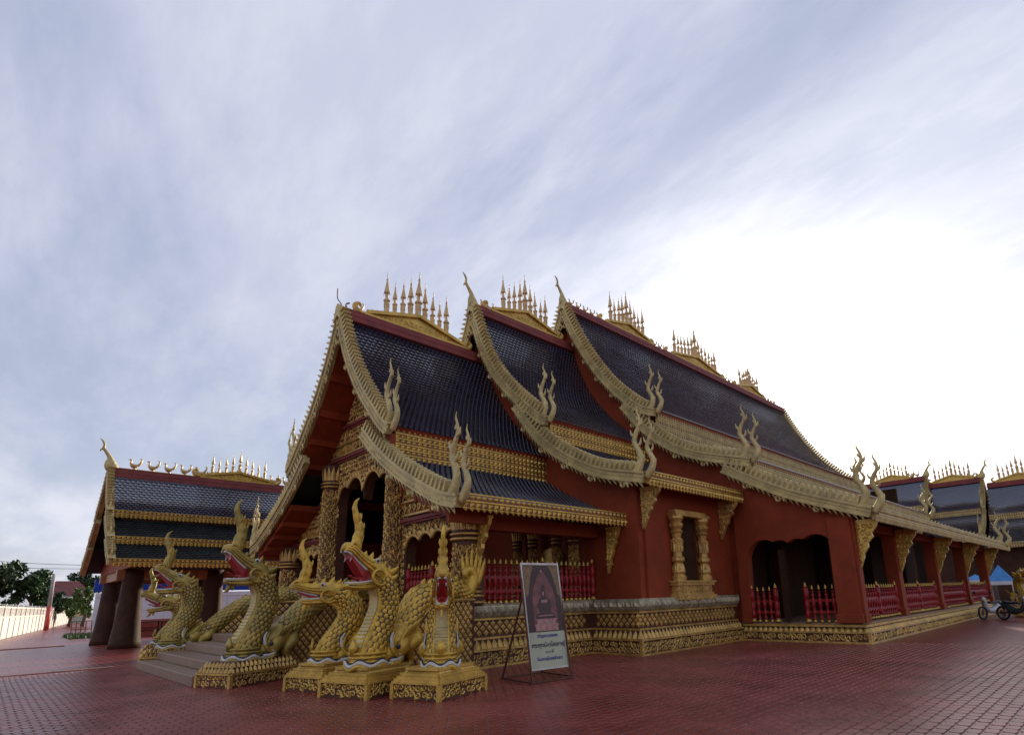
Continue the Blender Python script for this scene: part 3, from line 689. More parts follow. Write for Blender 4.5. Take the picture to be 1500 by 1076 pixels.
# floors, inner walls
b = MB(); b.box((XC-5.92, 8.26, .1), (XC+5.92, 13.05, 1.49)); part('floor_slab', b, STONE); b = MB(); b.box((XC-7.7, 13.06, .1), (XC+7.7, 18.2, 1.42)); part('floor_slab', b, STONE); b = MB(); b.box((XC-12, 18.26, .05), (XC+11.75, 42, .585)); part('floor_slab', b, STONE)
def gable(u0, u1, y0, y1, top, name, m, zlo=1.4, opening=None):
    xs = np.unique(np.concatenate([np.arange(u0, u1, .08), [u1]])); b = MB()
    strip_wall(b, xs+XC, [opening(x) if opening else zlo for x in xs], [top(abs(x)) for x in xs], y0, y1); return part(name, b, m)
gable(-7.6, 7.6, 13.06, 13.3, lambda a: (T2U.at(a) if a < 4.2 else T2L.at(a))-.2, 'gable_wall', RED)
def gal_open(u):
    a = u
    if 8.3 < a < 11.35: return max(2.75, lobe(a, [(8.95, .58, 2.7), (9.5, .42, 2.8), (10.1, .42, 2.8), (10.68, .60, 2.7)]))
    return .58
gable(-7.6, 7.95, 18.3, 18.55, lambda a: (T3U.at(a) if a < 5 else T3M.at(a))-.2, 'gable_wall', RED, .6)
gable(7.95, 11.9, 18.12, 18.42, lambda a: (T3M.at(a) if a < 8.8 else T3L.at(a))-.2, 'gallery_front', RED, .58, gal_open)
b = MB(); b.box((XC+9.42, 18.14, .6), (XC+9.58, 18.34, 2.9)); part('gallery_mullion', b, DARK)
railing(hall, (XC+8.3, 18.25), (XC+9.15, 18.25), .6, 1.02, .22); railing(hall, (XC+10.15, 18.25), (XC+11.2, 18.25), .6, 1.02, .22)
for xa, xb in ((-10.3, -10.02), (XC-7.7, XC-7.4)): b = MB(); b.box((xa, 13.31, 1.43), (xb, 18.28, 5.2)); part('side_wall', b, RED)
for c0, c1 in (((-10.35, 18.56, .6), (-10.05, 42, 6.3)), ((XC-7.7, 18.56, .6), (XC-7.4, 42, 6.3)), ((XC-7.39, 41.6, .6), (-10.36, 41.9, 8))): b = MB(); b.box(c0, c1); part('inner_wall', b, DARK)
# the porch's closed far side keeps its interior dark
b = MB(); b.box((XC-6.1, 8.63, 1.51), (XC-5.95, 13.05, 4.2)); part('porch_side_wall', b, RED)
b = MB(); b.box((-11.95, 8.75, 3.35), (-11.6, 13.0, 3.7)); part('porch_beam', b, RED)
# inside the porch: carved doorway piers on the gable wall
for x in (2.6, 3.4, 4.55, 5.3): column(XC+x, 12.7, 1.5, 4.1, .15, n=10, seed=int(x*9))
b = MB(); b.ext([(-.5, 0), (.5, 0), (.5, 1.45), (.3, 1.62), (0, 1.68), (-.3, 1.62), (-.5, 1.45)], (XC+3.98, 12.98, 1.52), (1, 0, 0), (0, 0, 1), .12); part('carved_door_leaf', b, GOLD)

# brackets under the eaves
def bracket(o, u, h, w, m=GOLDB):
    o, u = A(o), unit(u); nrm = np.cross(u, (0, 0, 1)); b = MB()
    out = [(0, 0), (w, 0), (w*.92, -h*.12), (w*.70, -h*.25), (w*.74, -h*.33), (w*.50, -h*.45), (w*.50, -h*.53), (w*.28, -h*.68), (w*.27, -h*.75), (w*.05, -h), (0, -h)]
    b.ext(out, o, u, (0, 0, 1), .10)
    for sg in (1, -1):
        Ms = []; rg = np.random.default_rng(5)
        for j in range(6):
            z = -h*(.10+.14*j); ww = w*(1-.16*j)*.85; k = max(1, int(ww/.16))
            for i in range(k):
                th = rg.uniform(0, 6.28); vz = A((0, 0, 1)); Ms.append(frame(o+u*(ww*(i+.5)/k)+A((0, 0, z))+nrm*sg*.05, u*math.cos(th)+vz*math.sin(th), (-u*math.sin(th)+vz*math.cos(th)), nrm*sg, .17, .17, .1))
        b.scatter(*CURL, Ms)
    b.bar(o+A((0, 0, .03)), o+u*w+A((0, 0, .03)), .16, .07)
    return part('eave_bracket', b, m)
bracket((-11.62, 8.40, 3.55), (1, 0, 0), 1.35, .62); bracket((-11.2, 12.95, 3.55), (1, 0, 0), 1.3, .5); bracket((-10.0, 13.2, 4.62), (1, 0, 0), 1.15, .70, GOLD); bracket((-10.0, 17.6, 4.62), (1, 0, 0), 1.25, .75, GOLD)
# gallery pillars
for i, y in enumerate((18.35, 23.1, 28.8, 34.7, 40.6)):
    b = MB(); s = .34 if i == 0 else .22
    b.box((-6.22-s, y-s, .585), (-6.22+s, y+s, 3.75)); b.box((-6.26-s, y-s-.04, .585), (-6.18+s, y+s+.04, .85)); part('gallery_pillar', b, RED, bevel=.02)
    bracket((-6.22+s+.01, y, 3.55), (1, 0, 0), 1.45, .70, GOLDB)
    if i < 4:
        y2 = (18.35, 23.1, 28.8, 34.7, 40.6)[i+1]; railing(hall, (-6.2, y+.4), (-6.2, y2-.3), .62, .98, .26 if i < 2 else .36)
b = MB(); b.box((-6.5, 18.7, 3.42), (-6.0, 41.8, 3.7)); part('gallery_beam', b, RED)
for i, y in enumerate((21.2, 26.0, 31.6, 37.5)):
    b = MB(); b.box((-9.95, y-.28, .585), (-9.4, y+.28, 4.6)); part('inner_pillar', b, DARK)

# ---- plinths
def mitre_seg(b, a, c, prof, e0, e1):
    a, c = A(a), A(c); t = unit(c-a); n = A((t[1], -t[0])); V = []
    for (out, z) in prof:
        p = a+n*out-t*out*e0; q = c+n*out+t*out*e1; V += [(p[0], p[1], z), (q[0], q[1], z)]
    F = [(2*i, 2*i+1, 2*i+3, 2*i+2) for i in range(len(prof)-1)]
    m = len(prof); F += [tuple(2*i for i in range(m)), tuple(2*i+1 for i in range(m-1, -1, -1))]
    b.add(V, F); return t, n
def plinth(a, c, e0, e1, tall=True, seed=0, cells=True):
    a2, c2 = A(a), A(c); L = np.linalg.norm(c2-a2); b = MB()
    if tall: prof = [(-.3, 0), (.0, 0), (.0, .40), (-.02, .42), (-.16, .66), (-.18, .68), (-.18, 1.14), (-.18, 1.15)]
    else: prof = [(-.3, 0), (0, 0), (0, .30), (-.12, .46), (-.12, .5)]
    t, n = mitre_seg(b, a, c, prof, e0, e1); po = part('plinth', b, BACK)
    t3, n3 = A((*t, 0)), A((*n, 0)); o = A((*a, 0))
    g = MB()
    for out, z, w, h in (((.02, .02, .05, .06), (.025, .41, .07, .05), (-.155, .675, .05, .05), (-.155, 1.13, .06, .05)) if tall else ((.02, .02, .05, .06), (.02, .31, .06, .045), (-.10, .50, .10, .07))):
        mitre_seg(g, a, c, [(out-w/2-.06, z-h/2), (out+w/2, z-h/2), (out+w/2, z+h/2), (out-w/2-.06, z+h/2)], e0, e1)
    carve(g, o+t3*.02+n3*.002+A((0, 0, .05)), t3, (0, 0, 1), L-.04, .32 if tall else .22, .165, relief=.5, seed=seed)
    k = int(L/.17); p = L/k
    if tall: Ms = [frame(o+t3*(i+.5)*p+n3*(-.01)+A((0, 0, .44)), t3, unit(A((0, 0, .24))-n3*.14), n3, p*.95, .25, .18) for i in range(k)]
    else: Ms = [frame(o+t3*(i+.5)*p+A((0, 0, .33)), t3, unit(A((0, 0, .16))-n3*.12), n3, p*.95, .17, .15) for i in range(k)]
    g.scatter(*LEAF, Ms)
    for q in (1,):
        if (e0, e1)[q] > 0:
            pt = (o if q == 0 else o+t3*L)+n3*.02+t3*(.02 if q else -.02)
            g.box((pt[0]-.045, pt[1]-.045, .0), (pt[0]+.045, pt[1]+.045, .44 if tall else .33))
    g.build('plinth_gilding', GOLD, po)
    if tall:
        if cells: lattice(po, GOLD, o+n3*(-.178)+A((0, 0, .70)), t3, (0, 0, 1), L-.02, .44, .215)
        s_ = MB(); mitre_seg(s_, a, c, [(-.4, 1.15), (-.14, 1.15), (-.06, 1.22), (-.02, 1.36), (-.03, 1.45), (-.08, 1.50), (-.4, 1.50)], e0, e1)
        kk = int(L/.26); p = L/kk
        s_.scatter(*LEAF, [frame(o+t3*(i+.5)*p+n3*(-.035)+A((0, 0, 1.42)), t3, unit(A((0, 0, -.24))-n3*.07), n3, p*.9, .26, .30) for i in range(kk)])
        s_.scatter(*LEAF, [frame(o+t3*(i+1)*p+n3*(-.045)+A((0, 0, 1.42)), t3, unit(A((0, 0, -.24))-n3*.07), n3, p*.5, .27, .22) for i in range(kk-1)])
        s_.build('lotus_cap', SILV, po)
    return po
plinth((XC-6.15, 8.06), (-11.55, 8.06), 1, 1, seed=1, cells=False)
lattice(hall, GOLD, (-15.2, 8.24, .70), (1, 0, 0), (0, 0, 1), 3.5, .44, .215)
plinth((-11.55, 8.06), (-11.55, 12.5), 1, -1, seed=2)
plinth((-11.55, 12.5), (-9.75, 12.5), -1, 1, seed=3)
plinth((-9.75, 12.5), (-9.75, 18.06), 1, 0, seed=4)
plinth((-9.75, 18.06), (-5.76, 18.06), 0, 1, tall=False, seed=5)
plinth((-5.76, 18.06), (-5.76, 42.2), 1, 1, tall=False, seed=6)
# ---- carved window of the red wall
wy0, wy1 = 14.55, 16.25
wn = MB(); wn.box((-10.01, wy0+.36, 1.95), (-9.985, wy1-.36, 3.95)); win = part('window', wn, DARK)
g = MB()
for k, (z0, z1, d, e) in enumerate(((1.42, 1.55, .34, .22), (1.55, 1.62, .28, .16), (1.62, 1.84, .24, .10), (1.84, 1.93, .30, .18), (1.93, 1.98, .34, .24))): g.box((-10.02, wy0-e, z0), (-10.02+d, wy1+e, z1))
carve(g, (-9.775, wy0-.1, 1.63), (0, 1, 0), (0, 0, 1), wy1-wy0+.2, .20, .16, relief=.4, seed=9)
carve(g, (-9.68, wy0-.2, 1.40), (0, 1, 0), (0, 0, 1), wy1-wy0+.4, .15, .15, relief=.35, seed=10)
g.build('window_sill', GOLD, win)
for y in (wy0+.12, wy1-.12):
    c = MB(); c.lathe([(.22, 1.98), (.23, 2.1), (.17, 2.16), (.21, 2.24), (.16, 2.46), (.13, 2.5), (.20, 2.58), (.20, 2.66), (.14, 2.72), (.15, 3.05), (.19, 3.12), (.21, 3.2), (.13, 3.26), (.16, 3.4), (.22, 3.46), (.15, 3.52), (.22, 3.62), (.24, 3.7), (.17, 3.74), (.25, 3.86), (.25, 3.95)], (-9.87, y, 0), n=10); wc = c.build('window_column', GOLD, win)
    g = MB()
    for z in (2.2, 2.85, 3.0):
        g.scatter(*LEAF, [frame((-9.87+.16*math.cos(t), y+.16*math.sin(t), z), (-math.sin(t), math.cos(t), 0), (0, 0, 1), (math.cos(t), math.sin(t), 0), .12, .26, .12) for t in np.arange(8)*math.pi/4])
    g.build('column_leaves', GOLD, wc)
g = MB(); g.box((-10.02, wy0-.12, 3.95), (-9.66, wy1+.12, 4.05)); g.box((-10.02, wy0-.05, 4.05), (-9.74, wy1+.05, 4.14)); g.build('window_lintel', GOLD, win)

# ---- stairs in front of the door
for i in range(7):
    z0, z1 = .218*i, .218*(i+1)-.0
    y = 3.32 if i == 0 else 3.32+.42+.62*(i-1)
    tt = (y-3.32)/4.75; hw = 3.06-1.1*max(0, tt)-.06*i
    b = MB(); b.hexa([(XC-hw, y, z0 if i else -.012), (XC+hw, y, z0 if i else -.012), (XC+hw-.35, 8.02, z0 if i else -.012), (XC-hw+.35, 8.02, z0 if i else -.012), (XC-hw, y, z1), (XC+hw, y, z1), (XC+hw-.35, 8.02, z1), (XC-hw+.35, 8.02, z1)])
    part('stair_step', b, STONE, bevel=.02)

# ------------------------------------------------------------------ naga statues
def scale_tube(path, w, h, side, size=0.10, amp=0.022, belly=None, res=6, flip=False):
    """tube whose skin is overlapping scales, built as real relief"""
    P0 = A(path); seg = np.concatenate([[0], np.cumsum(np.linalg.norm(np.diff(P0, axis=0), axis=1))]); L = seg[-1]
    m = max(12, int(L/size*res)); q = np.linspace(0, L, m); P = np.stack([np.interp(q, seg, P0[:, i]) for i in range(3)], -1)
    src = np.linspace(0, L, len(w)); w = np.interp(q, src, w); h = np.interp(q, src, h)
    T = np.gradient(P, axis=0); T /= np.linalg.norm(T, axis=1)[:, None]; S = np.broadcast_to(unit(side), (m, 3)); N = np.cross(T, S); N /= np.linalg.norm(N, axis=1)[:, None]
    rad = float(np.mean(w+h)/2); nc = max(8, int(2*math.pi*rad/size)); n = nc*res
    th = np.arange(n)*2*math.pi/n; U = th/(2*math.pi)*nc; Vv = q/size*1.05
    uu, vv = np.meshgrid(U, Vv); hgt = np.zeros_like(uu)
    if flip: vv = vv.max()-vv
    for dr in (2, 1, 0):
        row = np.floor(vv)-dr+1; cu = uu+0.5*(row % 2); fu = cu-np.floor(cu)-0.5; dvv = vv-row
        d = np.sqrt((fu*1.0)**2+((dvv-0.15)*0.72)**2); ins = (d < 0.50) & (dvv > -0.6)
        hh = np.sqrt(np.clip(1-(d/0.50)**2, 0, 1))*(0.55+0.45*np.clip((dvv+0.3)/0.8, 0, 1))
        hgt = np.where(ins, hh, hgt)
    if belly is not None:
        a = np.angle(np.exp(1j*(th-belly)))[None, :]; inb = np.abs(a) < 0.52; edge = (np.abs(a) > 0.42) & (np.abs(a) < 0.56)
        hgt = np.where(inb, 0.5+0.5*(np.mod(q/0.085, 1)[:, None] < 0.82), hgt); hgt = np.where(edge, 1.7, hgt)
    k = amp*hgt
    V = P[:, None]+(w[:, None]+k)[:, :, None]*np.cos(th)[None, :, None]*S[:, None]+(h[:, None]+k)[:, :, None]*np.sin(th)[None, :, None]*N[:, None]
    i, j = np.meshgrid(np.arange(m-1), np.arange(n), indexing='ij'); kk = (j+1) % n
    b = MB(); b.add(V.reshape(-1, 3), np.stack([i*n+j, i*n+kk, (i+1)*n+kk, (i+1)*n+j], -1).reshape(-1, 4))
    b.f.append(np.array([[x for x in range(n-1, -1, -1)]])); b.f.append(np.array([[(m-1)*n+x for x in range(n)]]))
    return b
GROOVE = mat('groove_paint', (0.075, 0.045, 0.015), 0.6, 0, 0.3, 5)
def rz(a): return np.array([[math.cos(a), -math.sin(a), 0, 0], [math.sin(a), math.cos(a), 0, 0], [0, 0, 1, 0], [0, 0, 0, 1.0]])
def flame(b, p, d, l, r=.05, bend=(0, 0, 1), side=(1, 0, 0), n=6):
    p, d, bend = A(p), unit(d), A(bend)
    q = cat([p-d*.03, p+d*l*.35, p+d*l*.62+bend*l*.16, p+d*l*.72+bend*l*.5], 10); b.sweep(q, lerpn([r*.5, r*.55, r*.4, .004], 10), lerpn([r, r*1.15, r*.7, .004], 10), side=side, n=n)
def naga(label, loc, ped_rot, ped, face, neck, nr, hp, jp, gape, hk, horn, skin, rail=None, base_z=.50, z_off=0.0, style=0, seed=0, lines=True):
    t = thing('naga_statue', label, 'statue', loc, 'naga statues of the front stairs', local=True)
    Tp = rz(R(ped_rot)); Tf = rz(R(face)); w2, d2 = ped[0]/2, ped[1]/2
    def bl(b, name, m, T, parent=None, smooth=False): 
        o = b.build(name, m, None, smooth, T=T); o.parent = parent or t; return o
    # pedestal
    h1 = .28; b = MB(); b.box((-w2, -d2, z_off-.012), (w2, d2, h1+z_off)); tw = .72 if style == 0 else .66
    fz = MB()
    (fz if style else b).hexa([(-w2*.97, -d2*.97, h1+z_off), (w2*.97, -d2*.97, h1+z_off), (w2*.97, d2*.97, h1+z_off), (-w2*.97, d2*.97, h1+z_off), (-w2*tw, -d2*tw, base_z), (w2*tw, -d2*tw, base_z), (w2*tw, d2*tw, base_z), (-w2*tw, d2*tw, base_z)])
    po = bl(b, 'pedestal', BACK, Tp)
    if style: bl(fz, 'pedestal_top', GOLDB, Tp, po)
    g = MB()
    for (o, u, L) in (((-w2, -d2-.002, 0), (1, 0, 0), ped[0]), ((w2+.002, -d2, 0), (0, 1, 0), ped[1]), ((-w2-.002, d2, 0), (0, -1, 0), ped[1])):
        n_ = np.cross(u, (0, 0, 1)); carve(g, A(o)+A((0, 0, .02+z_off)), u, (0, 0, 1), L, .24, .135, relief=.55, seed=seed)
        g.bar(A(o)+A((0, 0, h1-.01+z_off))+n_*.015, A(o)+A(u)*L+A((0, 0, h1-.01+z_off))+n_*.015, .06, .035)
        k = int(L*.95/.11); up = unit(A((0, 0, base_z-h1-z_off))-n_*(ped[0]/2*(1-tw))); sl = np.hypot(base_z-h1-z_off, w2*(1-tw))
        if style: 
            for q in (.12, .3, .52, .9): 
                ins = w2*(1-tw)*q; c0 = A(o)+A(u)*ins-n_*ins+A((0, 0, h1+z_off+(base_z-h1-z_off)*q)); c1 = A(o)+A(u)*(L-ins)-n_*ins+A((0, 0, h1+z_off+(base_z-h1-z_off)*q)); g.bar(c0, c1, .06, .045)
        rows = 2 if not style else 0
        for r_ in range(rows):
            ins = w2*(1-tw)*(.03+.45*r_); LL = L-2*ins; kk = int(LL/.10); pp = LL/kk
            g.scatter(*LEAF, [frame(A(o)+A(u)*(ins+(i+.5)*pp)-n_*(ins-.004)+A((0, 0, h1+z_off+(base_z-h1-z_off)*(.03+.45*r_)+.01)), u, up, n_, pp*.80, sl*(.50 if rows == 2 else .85), .16) for i in range(kk)])
    for sx_, sy_ in ((-1, -1), (1, -1), (1, 1)): g.box((sx_*w2-.035, sy_*d2-.035, z_off), (sx_*w2+.035, sy_*d2+.035, h1+z_off-.03))
    bl(g, 'pedestal_carving', GOLDB if style else GOLD, Tp, po)
    # neck with belly plates
    pts = np.array([(0, y, z) for y, z in neck]); path = cat(pts, 60); wv = lerpn(nr, 60)
    nb = scale_tube(path, wv*.92, wv, (1, 0, 0), .098, .036, belly=-math.pi/2)
    no = bl(nb, 'neck', skin, Tf, smooth=True)
    g = MB(); g.sweep(path, wv*.92+.0135, wv+.0135, n=28); bl(g, 'scale_grooves', GROOVE, Tf, no, True)
    # pale plates down the throat between raised borders
    g = MB(); Tn = np.gradient(path, axis=0); Tn /= np.linalg.norm(Tn, axis=1)[:, None]; fr_ = np.stack([np.zeros(60), -Tn[:, 2], Tn[:, 1]], -1)
    for i in range(9, 52, 2):
        c = path[i]+fr_[i]*(wv[i]+.028); tt_ = Tn[i]; hw_ = .42*wv[i]; g.hexa([c+A((sx_*hw_, 0, 0))+tt_*sy_*.024+fr_[i]*sz_*.012 for sz_ in (-2, 1) for sx_, sy_ in ((-1, -1), (1, -1), (1, 1), (-1, 1))])
    bl(g, 'throat_plates', PALE, Tf, no)
    # which way the belly faces: N = T x S; at the upright base T=z, S=x -> N=y, so the belly (front, -y) is at -pi/2
    y0, z0 = neck[0]
    # rings at the root of the neck, wavy white lip of the makara it rises from
    g = MB(); r0_ = nr[0]
    for k, dz in enumerate((.06, .13, .20)):
        th = np.linspace(0, 2*math.pi, 33); g.sweep([(r0_*(1.03-.01*k)*math.cos(a), y0+r0_*1.08*math.sin(a), z0+dz) for a in th], .028, side=(0, 0, 1), n=6, cap=False)
    g.ext([(0, -.13), (.10, 0), (0, .16), (-.10, 0)], (0, y0-r0_*1.10, z0+.30), (1, 0, 0), (0, 0.10, 1), .05); g.lathe([(.03, 0), (.03, .02), (.01, .035)], (0, y0-r0_*1.16, z0+.28), n=8)
    bl(g, 'neck_rings', skin, Tf, no, True)
    for m_, dz, rr, kx in ((WHITE, .0, .038, 1.20), (skin, -.06, .042, 1.23), (INK, .046, .013, 1.20), (INK, -.03, .011, 1.235)):
        g = MB()
        a = np.linspace(-1.55*math.pi+.35, .55*math.pi-.35, 64); wav = .036*np.cos(a*6)
        pth = [(r0_*kx*math.cos(x), y0+r0_*kx*1.05*math.sin(x), z0+dz+.02+w) for x, w in zip(a, wav)]
        for s in (1, -1):
            tail = cat([(s*r0_*kx*.8, y0+.26, z0+dz+.03), (s*r0_*1.12, y0+.42, z0+.05+dz), (s*r0_*1.12, y0+.50, z0+.13+dz*.5), (s*r0_*1.1, y0+.36, z0+.14), (s*r0_*1.08, y0+.27, z0+.26), (s*r0_*1.02, y0+.24-dz, z0+.42), (s*r0_*1.0, y0+.30-dz, z0+.54)], 22)
            g.sweep(tail, lerpn([rr, rr, rr, rr, rr*.4], 22), side=(1, 0, 0), n=6)
        g.sweep(pth, rr, side=(0, 0, 1), n=6); bl(g, 'makara_lip', m_, Tf, no, True)
    # makara head behind the root: brow dome, eye, cheek and gill fins
    g = MB(); g.sweep(cat([(0, y0+.12, z0+.06), (0, y0+.34, z0+.16), (0, y0+.58, z0+.30), (0, y0+.85, z0+.52)], 16), lerpn([.22, r0_*1.02, r0_*1.05, r0_*.85], 16), lerpn([.12, .22, .27, .26], 16), n=16)
    for s in (1, -1):
        g.sweep(cat([(s*r0_*.82, y0+.34, z0+.20), (s*r0_*1.05, y0+.50, z0+.24), (s*r0_*.95, y0+.68, z0+.40)], 10), lerpn([.05, .14, .06], 10), lerpn([.06, .17, .07], 10), n=10)
        for k in range(4): flame(g, (s*r0_*.9, y0+.50+.08*k, z0+.30+.06*k), (s*.25, .35+.1*k, .9), .36, .045, bend=(0, .5, .5))
    mk = bl(g, 'makara_head', skin, Tf, smooth=True)
    for s in (1, -1):
        e = MB(); e.lathe([(.001, -.05), (.035, -.035), (.05, 0), (.035, .035), (.001, .05)], (s*r0_*1.12, y0+.40, z0+.27), n=10); bl(e, 'eye', INK, Tf, mk, True)
    # ---- head, laid out in a plane: a forward, b up
    hy, hz = neck[-1]
    def hp_(a, b_, pit, x=0.0):
        c, s_ = math.cos(R(pit)), math.sin(R(pit)); A_, B_ = (a*c-b_*s_)*hk, (a*s_+b_*c)*hk
        return (x*hk, hy-A_, hz+B_)
    up = [(-.26, -.05), (-.10, .02), (.12, .06), (.35, .05), (.58, .035), (.78, .05), (.90, .06), (.985, .0), (1.0, -.07)]
    g = MB(); P = cat(up, 40); hh = lerpn([.17, .23, .22, .165, .13, .125, .125, .09, .02], 40)*hk; ww = lerpn([.18, .235, .24, .20, .165, .15, .14, .10, .02], 40)*hk
    g.sweep([hp_(a, c, hp) for a, c in P], ww, hh, n=16)
    for s in (1, -1):   # rolled bands along the muzzle, nostril curl, jowl
        for k, (db, r_) in enumerate(((.55, .030), (.18, .028), (-.2, .024))):
            q = [hp_(P[i][0], P[i][1]-hh[i]/hk*db, hp, s*ww[i]/hk*math.sqrt(max(.05, 1-db*db))*1.0) for i in range(9+3*k, 37)]; g.sweep(q, r_*hk, side=(0, 0, 1) if False else (1, 0, 0), n=6)
        g.sweep([hp_(.90+.07*math.cos(x), .10+.07*math.sin(x), hp, s*.11) for x in np.linspace(-1, 4.2, 12)], lerpn([.035, .03, .015], 12)*hk, n=6)
        g.sweep([hp_(.12+.17*math.cos(x)*(1-.05*x), -.06+.15*math.sin(x)*(1-.05*x), hp*.6, s*.235) for x in np.linspace(-2.6, 3.0, 18)], lerpn([.02, .035, .035, .02], 18)*hk, n=6)
    ho = bl(g, 'upper_jaw', skin, Tf, smooth=True)
    g = MB()
    lo = [(-.05, -.10), (.12, -.13), (.34, -.14), (.56, -.125), (.70, -.10), (.76, -.06)]
    PL = cat(lo, 26); hl = lerpn([.14, .11, .085, .075, .065, .03], 26)*hk; wl = lerpn([.20, .20, .165, .145, .12, .05], 26)*hk
    g.sweep([hp_(a, c, jp) for a, c in PL], wl, hl, n=14)
    for s in (1, -1):
        for db in (.5, -.35): g.sweep([hp_(PL[i][0], PL[i][1]+hl[i]/hk*db, jp, s*wl[i]/hk*.92) for i in range(5, 25)], .022*hk, n=6)
    flame(g, hp_(.66, -.17, jp), (0, -.25, -1), .24*hk, .05*hk, bend=(0, -.6, 0)); flame(g, hp_(.58, -.18, jp), (0, .15, -1), .17*hk, .04*hk, bend=(0, -.5, 0))
    jo = bl(g, 'lower_jaw', skin, Tf, smooth=True)
    for m_, r_, dd in ((WHITE, .027, 0.0), (INK, .012, .042)):
        g = MB()
        for s in (1, -1):
            q = [hp_(P[i][0], P[i][1]-hh[i]/hk*.86-.01+dd, hp, s*(ww[i]/hk*.62+dd*.9)) for i in range(15, 36)]; g.sweep(q, r_*hk, n=6)
            q = [hp_(PL[i][0], PL[i][1]+hl[i]/hk*.80+.01-dd, jp, s*(wl[i]/hk*.70+dd*.8)) for i in range(6, 25)]; g.sweep(q, r_*hk, n=6)
            if m_ is WHITE:
                for a0, l_ in ((.80, .12), (.66, .06), (.54, .05), (.44, .05)): g.sweep([hp_(a0, -.08, hp, s*.085), hp_(a0-.01, -.08-l_, hp, s*.085)], [.022*hk, .003], n=6)
                for a0 in (.62, .50, .40): g.sweep([hp_(a0, -.07, jp, s*.10), hp_(a0, -.01, jp, s*.10)], [.02*hk, .003], n=6)
        bl(g, 'lip_line', m_, Tf, ho, True)
    g = MB(); out = [hp_(.02, -.04, (hp+jp)/2), hp_(.30, -.06, hp), hp_(.60, -.05, hp), hp_(.86, -.05, hp), hp_(.80, -.13, hp), hp_(.42, -.16, hp*.62+jp*.38), hp_(.56, -.08, jp), hp_(.30, -.10, jp), hp_(.08, -.12, jp)]
    n_ = len(out); w = .115*hk; g.add([A(p)+A((-w, 0, 0)) for p in out]+[A(p)+A((w, 0, 0)) for p in out], [tuple(range(n_-1, -1, -1)), tuple(range(n_, 2*n_))]+[(i, (i+1) % n_, n_+(i+1) % n_, n_+i) for i in range(n_)])
    bl(g, 'mouth', MOUTH, Tf, ho)
    g = MB(); g.sweep(cat([hp_(.15, -.06, jp), hp_(.38, -.03, jp), hp_(.55, .02, jp), hp_(.66, .10, jp), hp_(.72, .11, jp)], 14), lerpn([.07, .06, .045, .03, .008], 14)*hk, lerpn([.03, .025, .02, .018, .006], 14)*hk, n=8); bl(g, 'tongue', MOUTH if gape else WHITE, Tf, ho, True)
    for s in (1, -1):
        e = MB(); c = hp_(.30, .17, hp, s*.175); e.lathe([(.001, -.06*hk), (.04*hk, -.045*hk), (.058*hk, 0), (.04*hk, .045*hk), (.001, .06*hk)], c, n=12); eo = bl(e, 'eye', WHITE, Tf, ho, True)
        e = MB(); e.lathe([(.001, -.03*hk), (.025*hk, -.02*hk), (.03*hk, 0), (.025*hk, .02*hk), (.001, .03*hk)], A(c)+A((s*.042*hk, -.018*hk, 0)), n=8); bl(e, 'pupil', INK, Tf, eo, True)
    # tall crown horn on the muzzle with ringed flame leaves, crest down the nape
    g = MB(); c0, s0 = A(hp_(.80, .13, hp)), horn
    HP = cat([(0, -.05), (-.05, .16), (-.09, .36), (-.02, .58), (.05, .78), (.03, .92), (-.04, 1.0)], 36)*s0
    hpath = c0+np.stack([np.zeros(36), -HP[:, 0], HP[:, 1]], -1)
    rad = lerpn([.12, .125, .105, .085, .06, .035, .012], 36)*s0; rad = rad*.86*(1+.14*np.abs(np.sin(np.arange(36)*.6)))
    g.sweep(hpath, rad*.75, rad, n=10)
    for i in range(2, 22, 5):
        flame(g, hpath[i]+A((0, rad[i]*.7, 0)), (0, .35, 1), .15*s0, .030*s0, bend=(0, .05, .6))
        for s in (-1, 1): flame(g, hpath[i]+A((s*rad[i]*.5, 0, 0)), (s*.25, 0, 1), .15*s0, .035*s0, bend=(0, 0, .5), side=(0, 1, 0))
    bl(g, 'crown_horn', skin, Tf, ho, True)
    g = MB()
    for a, b_, l in ((.52, .13, .13), (.36, .16, .18), (.16, .22, .20), (-.02, .22, .17), (-.18, .16, .22)):
        flame(g, hp_(a, b_, hp), (0, .55, .8), l*hk, .055*hk, bend=(0, .15, .7))
    for s in (1, -1):
        for k, (a, b_, l) in enumerate(((-.12, .14, .24), (-.20, .02, .18))): flame(g, hp_(a, b_, hp*.7, s*.20), (s*.45, .85, .45), l*hk, .06*hk, bend=(s*.1, .1, .6))
    nbs = np.stack([np.zeros(60), Tn[:, 2], -Tn[:, 1]], -1); g.sweep((path+nbs*wv[:, None]*.98)[26:59], .04, n=6); g.sweep([hp_(a, b_, hp) for a, b_ in ((.56, .09), (.36, .14), (.16, .20), (-.02, .19), (-.18, .12), (-.30, .0), (-.34, -.2))], .05*hk, n=6)
    for i in range(30, 58, 5):
        p = path[i]; tv = unit(path[i+1]-path[i-1]); nb_ = A((0, tv[2], -tv[1])); flame(g, p+nb_*wv[i]*.86, nb_+A((0, 0, .6)), .13*hk, .04*hk, bend=(0, 0, .7))
    bl(g, 'nape_crest', skin, Tf, ho, True)
